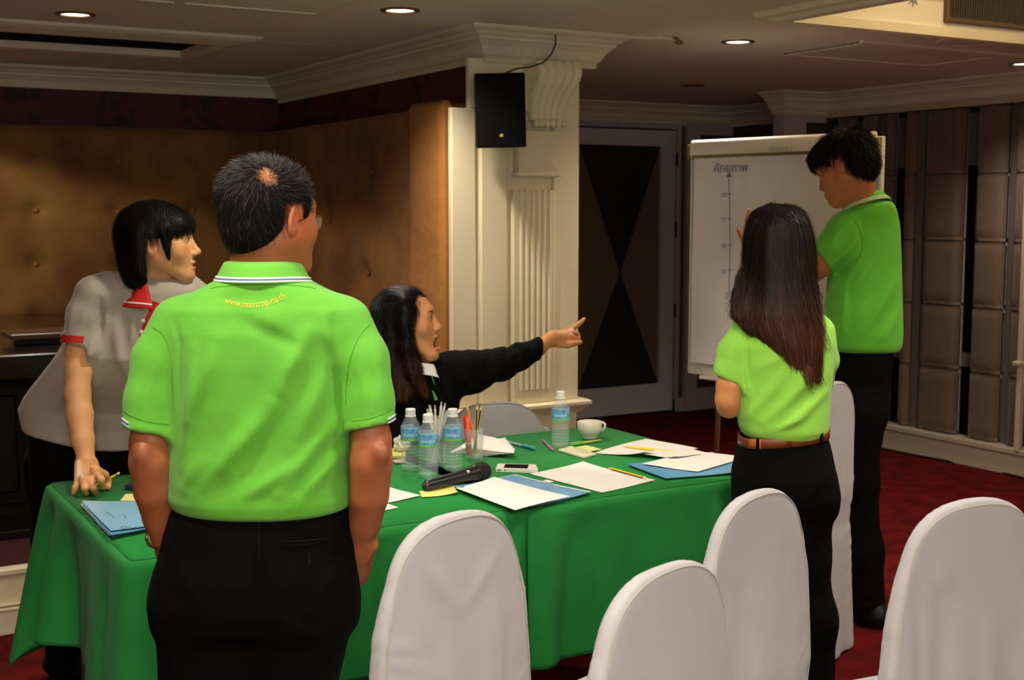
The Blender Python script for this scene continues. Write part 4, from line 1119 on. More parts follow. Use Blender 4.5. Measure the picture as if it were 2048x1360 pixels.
# ============================================================= CHAIRS
M_cover = mat('chair_cover', (176, 175, 177), .8, sheen=.1, bump=(18, .10, .006), weave=(1400, .2))
M_cover_seam = mat('cover_seam', (178, 170, 160), .8)
def chair(px, py, phi, label, seed, ztop=.93, hw=.185, foldset=None, skirt=.03, pull=0.0, res=.0065, sx=0.0, hxs=.200, wt=None):
    """phi: facing direction, degrees left of the view direction"""
    w = atz(px, py, ztop); vv = WV(w)
    rt = root('banquet_chair', (w[0], w[1], 0), label, 'chair', 'white covered banquet chairs')
    g = Vol((-.30, -.14, -.02), (.30, .56, ztop + .06), res)
    zt = ztop; T = .021
    def back(P):
        x, y, z = P[..., 0], P[..., 1], P[..., 2]
        yb = -.0 - .10 * np.clip((z - .45), 0, 1) * -1.0 * 0 + .16 * np.clip(.55 - z, 0, .1)   # the back leans a little
        zz = np.clip(z, 0, zt); wd = np.interp(zz, [0, .45, .62, .75, zt - .10] if wt is None else wt[0], [hw + .060, hw + .040, hw + .030, hw + .018, hw - .004] if wt is None else wt[1]).astype(np.float32)
        # arched top: superellipse
        t = np.clip((z - (zt - .17)) / .17, 0, None)
        rho = (np.abs(x / wd) ** 2.6 + np.clip(t, 0, None) ** 2.5) ** (1 / 2.5)
        d2 = (rho - 1) * .12
        d2 = np.where(t <= 0, np.abs(x) - wd, d2)
        th = np.interp(zz, [0, .4, .5, zt], [T + .015, T + .01, T, T - .006]).astype(np.float32)
        dy = np.abs(y - yb) - th
        r = .009; q0 = np.maximum(d2 + r, 0); q1 = np.maximum(dy + r, 0)
        d = np.sqrt(q0 * q0 + q1 * q1) - r + np.minimum(np.maximum(d2, dy) + r, 0)
        return smax(d, -(z - .012), .004)
    g.op(back, (-.27, -.1, 0), (.27, .12, zt + .01), 0, 'add')
    def seat(P):
        x, y, z = P[..., 0] - sx, P[..., 1] - .205, P[..., 2]
        e = skirt * np.clip((.47 - z) / .47, 0, 1)
        hx, hy = hxs + e, .190 + e
        q = np.stack([np.abs(x) - hx + .05, np.abs(y) - hy + .05], -1)
        d2 = np.sqrt((np.maximum(q, 0) ** 2).sum(-1)) + np.minimum(q.max(-1), 0) - .05
        a = np.arctan2(x, y); d2 = d2 - .010 * np.clip((.44 - z) / .4, 0, 1) * np.sin(a * 14 + seed)
        return smax(smax(d2, z - .475 - .012 * np.cos(x * 9) * np.cos(y * 8), .03), -(z - .012), .004)
    g.op(seat, (-.27, -.02, 0), (.27, .52, .5), .02, 'add')
    fr = np.random.default_rng(seed)
    fl = [((x_ + fr.uniform(-.05, .05), fr.uniform(.02, .2)), (x_, fr.uniform(.55, .82)), fr.uniform(.014, .026), fr.uniform(.004, .008) * fr.choice([-1, 1])) for x_ in np.linspace(-.14, .14, 6)]
    fl += [((-hw - .02, z), (-hw + .06, z - fr.uniform(.02, .09)), .008, .0035) for z in np.arange(.12, .74, .028)]
    fl += [((hw + .02, z), (hw - .05, z - fr.uniform(.02, .07)), .008, .003) for z in np.arange(.2, .62, .05)]
    fl += foldset or []
    g.folds(fl, (0, 2), y=(-.14, .02)); g.noise(.0016, 26, seed, (1, 1, .5))
    a = math.radians(phi); co, si = math.cos(a), math.sin(a)
    def xf(p):                                   # local y = facing
        p = np.asarray(p, float)
        u = p[..., 0] * co - p[..., 1] * si; v = p[..., 0] * si + p[..., 1] * co
        return VW(np.stack([u + vv[0], v + vv[1], p[..., 2]], -1))
    solid('cover', g, M_cover, rt, xf, rel=2)
    # piped seam round the back panel
    pts = []
    for s_ in np.linspace(-1, 1, 61):
        if abs(s_) < .62:
            t = s_ / .62 * PI / 2; z = zt - .17 + .154 * math.cos(t) ** (2 / 2.5) + .008; x = (hw - .006) * math.copysign(abs(math.sin(t)) ** (2 / 2.6), t)
        else:
            k = (abs(s_) - .62) / .38; z = (zt - .17) * (1 - k) + .05 * k; x = math.copysign(np.interp(z, [0, .45, .75], [hw + .060, hw + .040, hw + .014]) - .007, s_)
        yb = .16 * min(max(.55 - z, 0), .1)
        pts.append((np.array([x, yb - T + .001 - .010 * min(max((.5 - z) / .1, 0), 1) - .005 * min(max((.4 - z) / .4, 0), 1), z])))
    pp = np.array(pts, np.float32)
    for _ in range(10): pp = pp - (g.val(pp) - .0004)[:, None] * g.grad(pp) * .8
    pts = list(xf(pp)); b = MB(); b.tube(pts, .0013, 5); b.build('seam_piping', M_cover_seam, rt, smooth=True)
    for lx in (-.19, .19):
        for ly in (.02, .36):
            b = MB(); p0 = xf(np.array([lx, ly, .0])); p1 = xf(np.array([lx * .95, ly, .3])); b.tube([p0, p1], .011, 8); b.build('leg', mat('chair_leg', (26, 24, 24), .4, .6), rt, smooth=True)
    return rt
chair(905, 1026, 50, 'white covered chair in front of the table seam, beside the man', 1, hw=.175, sx=.03, hxs=.165, skirt=.01, foldset=[((-.09, .86), (-.01, .76), .018, .006), ((.13, .2), (.10, .74), .010, .007), ((.02, .76), (.10, .84), .014, .004)])
chair(1326, 1128, 50, 'white covered chair nearest the viewer at the bottom centre', 2, hw=.178)
chair(1512, 980, 48, 'pinkish white covered chair in front of the long haired woman', 3, hw=.172, foldset=[((-.12, .45), (.12, .75), .008, .002)])
chair(1945, 998, 26, 'white covered chair standing alone at the bottom right corner', 4, ztop=.955, hw=.17, foldset=[((-.10, .86), (-.06, .78), .012, .005)])
chair(1664, 763, 56, 'white covered chair between the long haired woman and the flip chart man', 5, hw=.175, wt=([0, .12, .30, .44, .50, .60, .83], [.225, .22, .20, .165, .160, .178, .178]))
chair(992, 800, 20, 'beige covered chair seen behind the pencil glass, beyond the table', 6, ztop=.84, hw=.18, res=.009)
chair(815, 772, 300, 'covered chair the pointing woman sits on, behind the table', 8, ztop=.80, hw=.18, res=.009)

# ============================================================= FLIP CHART
FL, FR = V(1383, 290, 5.6), V(1768, 268, 4.9); zt_, zb_ = FL[2], V(1373, 746, 5.6)[2]
fl_l = VW(FL); fr_ = VW(FR); ed = (fr_ - fl_l); ed[2] = 0; bw = np.linalg.norm(ed); ed /= bw; nd = np.array([ed[1], -ed[0], 0]) ; 
if nd @ FWH > 0: nd = -nd          # towards the viewer
fc = root('flip_chart', (fl_l + fr_) / 2 * [1, 1, 0], 'white flip chart easel with hand drawn axis on its paper', 'flip chart')
def FP(s, z, o=0.0): return fl_l * [1, 1, 0] + ed * s + nd * o + np.array([0, 0, z])
def fslab(name, s0, s1, z0, z1, o0, o1, m, bev=.0, parent=fc):
    b = MB(); b.box((s0, -o1, z0), (s1, -o0, z1), bev)
    M = Matrix(((ed[0], -nd[0], 0, fl_l[0]), (ed[1], -nd[1], 0, fl_l[1]), (0, 0, 1, 0), (0, 0, 0, 1))); b.xf(M); return b.build(name, m, parent)
M_wb = mat('whiteboard', (206, 204, 196), .15, coat=.5); M_fr = mat('board_frame', (222, 216, 200), .5)
fslab('board', .012, bw - .012, zb_ + .012, zt_ - .012, -.012, 0, M_wb)
fslab('frame_strip', 0, .016, zb_, zt_, -.014, .006, M_fr, .003); fslab('frame_strip', bw - .016, bw, zb_, zt_, -.014, .006, M_fr, .003)
fslab('frame_strip', .016, bw - .016, zb_, zb_ + .018, -.014, .008, M_fr, .003); fslab('frame_strip', .016, bw - .016, zt_ - .018, zt_, -.014, .006, M_fr, .003)
fslab('clamp_bar', .006, bw - .006, zt_ - .060, zt_ - .004, .002, .020, mat('clamp_metal', (150, 134, 90), .35, .5), .003)
fslab('clamp_bar', -.004, .024, zt_ - .062, zt_ - .0, .003, .026, mat('clamp_metal', (150, 134, 90), .35, .5), .003)
p0s, p1s = .030, bw - .030; zpb = V(1385, 722, 5.6)[2]
def psheet(name, s0, s1, z0, z1, off, amp, m=None, nx=40, nz=40):
    S, Z = np.meshgrid(np.linspace(s0, s1, nx), np.linspace(z0, z1, nz), indexing='ij'); t = (z1 - Z) / (z1 - z0)
    O = off + amp * (.5 + .5 * np.sin((S - s0) * 9 + t * 2)) * t ** .7 + .004 * np.exp(-(((S - .30) - (t * .16)) / .018) ** 2) * np.exp(-((t - .15) / .13) ** 2)
    O = O + .0028 * np.exp(-(((S - .42) + (t * .1)) / .015) ** 2) * np.exp(-((t - .1) / .1) ** 2) + .0035 * np.exp(-((t - .62) / .012) ** 2)
    P = FP(0, 0)[None, None] + S[..., None] * ed + O[..., None] * nd; P[..., 2] = Z; idx = np.arange(nx * nz).reshape(nx, nz)
    F = np.stack([idx[:-1, :-1], idx[1:, :-1], idx[1:, 1:], idx[:-1, 1:]], -1).reshape(-1, 4)
    return link(name, np_mesh(name, P.reshape(-1, 3), F), m, fc)
M_fp = mat('flip_paper', (240, 234, 238), .8)
psheet('paper_page', p0s, p1s, zpb, zt_ - .02, .016, .006, M_fp); psheet('paper_page', p0s + .002, p1s - .002, zpb + .004, zt_ - .02, .010, .002, M_fp)
# turned-over pages roll across the top
pr = [(.006, zt_ - .03), (.004, zt_ + .008), (.012, zt_ + .018), (.026, zt_ + .018), (.038, zt_ + .006), (.042, zt_ - .012), (.040, zt_ - .045), (.039, zt_ - .047), (.036, zt_ - .045), (.034, zt_ - .01), (.024, zt_ + .008), (.014, zt_ + .006), (.010, zt_ - .03)]
b = MB(); A_ = [b.bm.verts.new(FP(p0s - .004, z, o)) for o, z in pr]; B_ = [b.bm.verts.new(FP(p1s + .004, z, o)) for o, z in pr]
for k in range(len(pr)): b.bm.faces.new((A_[k], A_[(k + 1) % len(pr)], B_[(k + 1) % len(pr)], B_[k]))
b.bm.faces.new(A_); b.bm.faces.new(B_[::-1])
b.build('turned_pages', mat('flip_paper_top', (238, 228, 214), .8), fc, smooth=True, angle=50)
# handwriting: from a seen point to the paper plane
def on_board(px, py, off=.0255):
    d = ray(px, py); P0 = FP(0, 0, off); k = float((P0 - np.array([0, 0, CH])) @ nd) / float(d @ nd); return np.array([0, 0, CH]) + d * k
ink = mat('blue_ink', (116, 120, 158), .6)
def stroke(pts, name='pen_line', r=.0016, off=.0245, m=ink):
    b = MB(); b.tube([on_board(x, y, off) for x, y in pts], r, 5); return b.build(name, m, fc)
stroke([(1457, 346), (1459, 400), (1460, 480), (1459, 540), (1458, 584)]); stroke([(1458, 584), (1470, 587), (1484, 588)])
b = MB(); tri = [on_board(x, y, .0245) for x, y in ((1458, 344), (1452, 354), (1464, 354))]; b.bm.faces.new([b.bm.verts.new(p) for p in tri]); b.build('arrow_head', ink, fc)
for y in (388, 438, 490, 541): stroke([(1455, y), (1463, y - 1)])
def board_text(s, px, py, size, off=.0245, m=ink):
    v, f = text_pts(s, size)
    if not len(v): return
    o = on_board(px, py, off); P = [o + ed * x + np.array([0, 0, 1.0]) * y for x, y in v]
    link('handwriting', np_mesh('handwriting', P, f, False), m, fc)
board_text('ศักยภาพ', 1461, 344, .052)
for s_, y in (('100', 394), ('75', 444), ('50', 496), ('25', 547)): board_text(s_, 1447, y, .026)
board_text('ปี', 1454, 598, .036)
board_text('เร่งงาน', 1560, 306, .040, .043, mat('faint_ink', (176, 166, 160), .6))
# legs
def leg(pts, name='leg', r=.011):
    b = MB(); b.tube(pts, r, 10); b.build(name, M_fr, fc, smooth=True)
topc = FP(bw / 2, zt_ - .1, -.03)
f0 = atz(1432, 930, 0.0)
leg([FP(.16, zb_ + .25, -.03), f0 + [0, 0, .01]], r=.014)
leg([FP(bw - .14, zb_ + .25, -.03), FP(bw + .06, .01, .10)]); leg([FP(bw / 2, zb_ + .3, -.04), FP(bw / 2, .01, -.65)])
fslab('pen_tray', .10, bw - .10, zb_ - .012, zb_ + .004, .0, .05, M_fr, .003)
# ============================================================= PEOPLE
M_skin = mat('skin', (200, 140, 96), .48, attr='col', bump=(220, .12, .001), sss=.08)
M_hairb = mat('hair_base', (10, 8, 8), .8, spec=.15)
M_hair = mat('hair_strand', (18, 14, 13), .52, spec=.25, attr='col')
M_poloG = mat('polo_green', (94, 176, 46), .8, sheen=.15, bump=(9, .25, .012), weave=(900, .35))
M_poloG2 = mat('polo_green_flipchart', (98, 194, 48), .8, sheen=.15, bump=(9, .25, .012), weave=(900, .35))
M_poloL = mat('polo_lime', (146, 214, 72), .8, sheen=.15, bump=(12, .25, .01), weave=(900, .3))
M_poloY = mat('polo_grey', (176, 166, 152), .8, sheen=.15, bump=(12, .2, .01), weave=(900, .3))
M_redt = mat('red_trim', (196, 36, 26), .75, weave=(900, .3))
M_whit = mat('white_trim', (232, 230, 222), .7)
M_trou = mat('black_trousers', (5, 5, 6), .9, spec=.12, bump=(20, .25, .006))
M_jack = mat('black_jacket', (8, 8, 9), .95, spec=.15, bump=(30, .4, .006))
M_shoe = mat('black_shoe', (10, 10, 10), .55, spec=.3)
def LC(*rgb): return np.array(lin(rgb)[:3], np.float32)
def sil(v, rows, p=None):
    """(py, left px, right px, half depth[, dv]) rows seen at distance v -> loft stations, z ascending"""
    out = []
    for r in rows:
        dv = r[4] if len(r) > 4 else 0.0; a, b = V(r[1], r[0], v + dv), V(r[2], r[0], v + dv)
        out.append((float((a[2] + b[2]) / 2), float((a[0] + b[0]) / 2), v + dv, float((b[0] - a[0]) / 2), r[3]))
    return sorted(out)
def FZ(v, lst):
    o = []
    for p0, p1, w, a in lst:
        q0, q1 = V(p0[0], p0[1], v), V(p1[0], p1[1], v); o.append(((q0[0], q0[2]), (q1[0], q1[2]), w, a))
    return o
def march(vol, pts, t0, off=.001, n=60):
    P0 = np.array([0, 0, CH]); D = np.array([WV(ray(x, y)) for x, y in pts]); t = np.full(len(pts), float(t0))
    for _ in range(n):
        t = t + np.clip(vol.val(P0 + D * t[:, None]) - off, -.01, .01) * .8
    return P0 + D * t[:, None]
def decal(vol, pts, t0, r, name, m, parent, off=.0005, n=4, sub=6):
    q = []
    for a, b in zip(pts, pts[1:]):
        for k in range(sub): q.append((a[0] + (b[0] - a[0]) * k / sub, a[1] + (b[1] - a[1]) * k / sub))
    q.append(pts[-1]); w = VW(march(vol, q, t0, off)); b = MB(); b.tube(w, r, n); return b.build(name, m, parent, smooth=True)
def frame(face, up=(0, 0, 1), roll=0.0):
    y = np.array(face, float); y /= np.linalg.norm(y); x = np.cross(y, np.array(up, float)); x /= np.linalg.norm(x); z = np.cross(x, y)
    if roll:
        c, s_ = math.cos(roll), math.sin(roll); x, z = x * c + z * s_, z * c - x * s_
    return np.stack([x, y, z], 1)
def sleeve(s, pts, rs, q, n, k=.026, hollow=.0, depth=.014, band=.0, fl=None):
    """a sleeve cut clean at its hem, then melted into the shirt"""
    t = Vol(s.lo, s.lo + s.h * (s.n - 1), s.h); t.D = np.full_like(s.D, .2); t.n = s.n; t.ax = s.ax
    pts = [np.array(p) for p in pts]; t.chain(pts, rs, .012); n = np.array(n, float); n /= np.linalg.norm(n); q = np.array(q)
    if fl: t.folds(fl, (0, 2))
    t.cut(q, n, .004)
    if False: t.cone(q - n * depth, q + n * .03, hollow * .96, hollow, .004, 'sub')
    if band:
        r = max(rs) + .02; up = -n
        t.op(lambda P: -.0017 * np.exp(-((((P - (q + up * band)) @ up) / .0025) ** 2)), q + up * band - r, q + up * band + r, 0, 'disp', 0)
    s.D = smin(s.D, t.D, k)
class Parts:
    """skin pieces joined into the one mesh of a body"""
    def __init__(s): s.v = []; s.f = []; s.c = []; s.n = 0
    def add(s, v, f, c):
        s.v.append(v); s.f.append(f + s.n); s.c.append(np.broadcast_to(c, v.shape).astype(np.float32)); s.n += len(v)
    def vol(s, g, xf=None, col=(200, 140, 96), colors=None, rel=1):
        v, f = g.nets(); v = relax(v, f, rel, .5); c = colors(v) if colors else LC(*col)[None]
        s.add(xf(v) if xf else VW(v), f, c)
    def person(s, loc, label, group=None):
        w = np.vstack(s.v); loc = np.array([loc[0], loc[1], 0.0])
        o = link('person', np_mesh('person', w - loc, np.vstack(s.f), True, np.vstack(s.c)), M_skin); o.location = Vector(loc)
        return props(o, label, 'person', group)
def head(parts, C, R, sc, skin, lips=(176, 84, 70), mouth=0.0, female=False, eyes=True, res=.0026, nk=.055, chinf=1.0, brow=(30, 22, 18), nose=1.0, neck_to=None, eo=.0040, scalp=0.0):
    g = Vol((-.115, -.150, -.19), (.115, .150, .15), res)
    g.ell((0, -.020, .040), (.075, .094, .083), 0)
    g.ell((0, .030, .006), (.062, .056, .078), .03)
    md = mouth * .016
    for s_ in (-1, 1):
        g.cone((s_ * .054, -.004, -.036), (s_ * .020, .060, -.090 - md), .020, .019, .035)
        g.ell((s_ * .040, .056, -.022), (.025, .022, .028), .03)
    g.ell((0, .058, -.055), (.034, .033, .040), .03)
    g.ell((0, .069 * chinf, -.095 - md), (.019, .018, .016), .025)
    g.cone((-.034, .074, .030), (.034, .074, .030), .012, .012, .025)
    g.cone((0, .086, .014), (0, .086 + .017 * nose, -.026), .0075, .0105, .014)
    g.ell((0, .088 + .018 * nose, -.029), (.0105, .010, .009), .008)
    for s_ in (-1, 1): g.ell((s_ * .0125, .096, -.034), (.0078, .010, .0075), .006)
    for s_ in (-1, 1):
        g.ell((s_ * .032, .096, .011), (.019, .013, .010), .014, 'sub')
        g.ell((s_ * .0315, .0745, .011), (.0165, .0135, .0120), .005)
        g.ell((s_ * .0315, .090, .0095), (.0125, .0065, eo), .002, 'sub')
        g.ell((s_ * .006, .100, -.040), (.0035, .005, .003), .002, 'sub')
    g.ell((0, .0905, -.0595), (.0225, .0090, .0055), .006)
    g.ell((0, .0875, -.0715 - md), (.0195, .0095, .0068), .006)
    if mouth > 0: g.ell((0, .094, -.0655 - md / 2), (.0145, .026, .0035 + md * .62), .003, 'sub'); 
    else: g.cone((-.021, .0985, -.0655), (.021, .0985, -.0655), .0012, .0012, .003, 'sub')
    for s_ in (-1, 1):
        R_ = frame((s_ * .0, 1, .25)); 
        g.ell((s_ * .0765, -.010, -.002), (.0085, .0175, .0300), .003, R=frame((s_ * -.35, 1, -.18)))
        g.ell((s_ * .0840, -.008, .000), (.0055, .0105, .0190), .004, 'sub', R=frame((s_ * -.35, 1, -.18)))
        g.ell((s_ * .0790, -.010, -.004), (.0050, .0045, .0110), .004)
    ne = np.array([0, -.045, -.185]) if neck_to is None else ((np.asarray(neck_to, float) - C) @ R) / sc
    g.cone((0, -.022, -.050), ne, nk, nk * 1.06, .030)
    base = LC(*skin); lp = LC(*lips); bw = LC(*brow)
    def colors(v):
        c = np.tile(base, (len(v), 1)); x, y, z = v[:, 0], v[:, 1], v[:, 2]
        def mix(w, t): c[:] = c * (1 - w[:, None]) + t[None] * w[:, None]
        mix(.25 * np.exp(-(((np.abs(x) - .045) / .02) ** 2 + ((z + .02) / .022) ** 2)) * (y > .03), LC(214, 110, 84))
        mix(.75 * np.clip((z - .085) / .02, 0, 1) * scalp, LC(226, 166, 110))  # paler crown: less tanned scalp, with strong light from above painted in
        mix(.35 * np.exp(-(((np.abs(x) - .08) / .01) ** 2)) * (np.abs(z) < .04) * (y < .03), LC(206, 104, 74))
        lw = np.exp(-((x / .020) ** 4)) * (y > .074) * (np.exp(-((z + .0595) / .0055) ** 4) + np.exp(-((z + .0715 + md) / .0072) ** 4)); mix(np.clip(lw, 0, 1) * .9, lp)
        if mouth > 0: mix(((np.abs(x) < .0125) & (y > .055) & (y < .0885) & (z < -.062) & (z > -.067 - md)).astype(float), LC(60, 18, 16))
        else: mix(.8 * ((np.abs(x) < .019) & (np.abs(z + .0655) < .0014) & (y > .07)), LC(90, 34, 30))
        ax = np.abs(x); bz = .0295 + .004 * np.sin((ax - .014) / .034 * 2.4); bwid = .0042 * (1.2 - (ax - .014) / .04)
        mix(.85 * ((ax > .013) & (ax < .049) & (np.abs(z - bz) < bwid) & (y > .05)), bw)
        ez = .0145 + .002 * np.cos((ax - .0315) / .015 * 1.4) - .004 * ((ax - .0315) / .014) ** 2; mix(.9 * ((np.abs(ax - .0315) < .0155) & (np.abs(z - ez) < .0015) & (y > .06)), LC(22, 16, 14))
        mix(.7 * ((np.hypot(ax - .006, z + .0395) < .0036) & (y > .09)), LC(70, 30, 24))
        return c
    xf = lambda p: VW((np.asarray(p, float) * sc) @ R.T + C)
    parts.vol(g, xf, colors=colors)
    g.xf = xf; g.C = C; g.R = R; g.sc = sc
    g.inv = lambda p: ((np.asarray(p, float) - C) @ R) / sc
    return g
def eyes(g, parent):
    for s_ in (-1, 1):
        M = Matrix.Identity(4)
        def ball(name, r, y0, y1, m, oy=0.0):
            b = MB(); n = 8; pr = []
            for i in range(n + 1):
                a = -PI / 2 + (y1 - y0) * i / n + y0; pr.append((max(r * math.cos(a), .00005), r * math.sin(a)))
            b.lathe(pr, 20, cap=False)
            for v in b.bm.verts:
                p = np.array([v.co.x + s_ * .0315, v.co.z + .0765 + oy, v.co.y + .0105]); v.co = Vector(g.xf(p))
            return b.build(name, m, parent, smooth=True)
        ball('eyeball', .0118, 0, PI, mat('eye_white', (226, 218, 206), .15))
        ball('iris', .0121, PI * .83, PI, mat('iris_brown', (38, 22, 14), .08))
def body_low(g, hips, feet, r=(.085, .060, .045), knees=None):
    for h, f, i in zip(hips, feet, (0, 1)):
        k = knees[i] if knees else (np.array(h) + np.array(f)) / 2 + [0, .0, .02]
        g.chain([h, k, f], [r[0], r[1], r[2]], .03)
def shoe(parent, p, d, m=M_shoe, L=.26):
    """p: ankle (right, forward) place; d: toe direction"""
    d = np.array([d[0], d[1], 0.0]); d /= np.linalg.norm(d); s_ = np.array([d[1], -d[0], 0.0])
    g = Vol(np.array([p[0], p[1], 0]) - [.25, .25, .01], np.array([p[0], p[1], 0]) + [.25, .25, .14], .008)
    b = np.array([p[0], p[1], 0.0])
    g.chain([b - d * .05 + [0, 0, .045], b + d * .06 + [0, 0, .045], b + d * .15 + [0, 0, .034]], [.040, .042, .034], .02)
    g.cone(b - d * .02 + [0, 0, .06], b - d * .02 + [0, 0, .11], .040, .036, .02)
    g.op(lambda P: P[..., 2] - .004, g.lo, g.lo + g.h * g.n, .003, 'sub', 0) 
    v, f = g.nets(); o = link('shoe', np_mesh('shoe', VW(relax(v, f, 1)), f), m, parent); return o
def collar(name, C, R, rx, ry, h, fall, out, m, parent, gap=.35, stripes=(), n=48, dip=0.0, open_=0.0, tip=0.0):
    """C: centre of the neck ring; local y = front. gap: half opening at the front (radians)"""
    prof = [(-.002, 0.0), (-.001, h), (.004, h + .005), (.011, h + .003), (.016, h - .006)]
    for k in range(1, 7): t = k / 6; prof.append((.016 + out * t, h - .006 - fall * t))
    def P(th, r, z, s_=0):
        # th 0 = back; front opening at +-(pi - gap)
        fr = abs(th) / (PI - gap); q = np.array([(rx + r) * math.sin(th), -(ry + r) * math.cos(th), z - dip * max(0, fr - .35) ** 1.5 - (tip * fr ** 4 if s_ else 0)])
        q[1] += open_ * max(0, fr - .5)
        return VW(q @ R.T + C)
    ths = np.linspace(-(PI - gap), PI - gap, n); K = len(prof)
    Vv = [P(t, r, z, i > 5) for t in ths for i, (r, z) in enumerate(prof)]
    F = [[i * K + j, (i + 1) * K + j, (i + 1) * K + j + 1, i * K + j + 1] for i in range(n - 1) for j in range(K - 1)]
    o = link(name, np_mesh(name, Vv, F), m, parent); s = o.modifiers.new('t', 'SOLIDIFY'); s.thickness = .0022; s.offset = 0
    for t0, t1, ms in stripes:
        Vs = []
        for t in ths:
            for q in (t0, t1): Vs.append(P(t, .016 + out * q + .0022, h - .006 - fall * q + .0016, 1))
        Fs = [[2 * i, 2 * i + 2, 2 * i + 3, 2 * i + 1] for i in range(n - 1)]
        link('collar_stripe', np_mesh('collar_stripe', Vs, Fs), ms, o)
    return o
def cuff_band(name, a, b, r, m, parent, flat=1.0, sgn=None, t=(0, 1)):
    """short band round a sleeve end between two axis points"""
    a = np.array(a); b = np.array(b); mb = MB(); mb.tube([VW(a + (b - a) * t[0]), VW(a + (b - a) * t[1])], r, 28, cap=False)
    return mb.build(name, m, parent, smooth=True)
def rootpts(g, n, test, seed=3, off=.0):
    """points on a surface: random grid-space points pulled to it"""
    r = np.random.default_rng(seed); lo = g.lo + g.h; hi = g.lo + g.h * (g.n - 2); out = []
    tot = 0
    while tot < n:
        p = (lo + (hi - lo) * r.random((n * 3, 3))).astype(np.float32)
        for _ in range(6): p = p - (g.val(p) - off)[:, None] * g.grad(p)
        ok = (np.abs(g.val(p) - off) < .002) & test(p); p = p[ok]; out.append(p); tot += len(p)
        if not len(p): break
    return np.vstack(out)[:n]

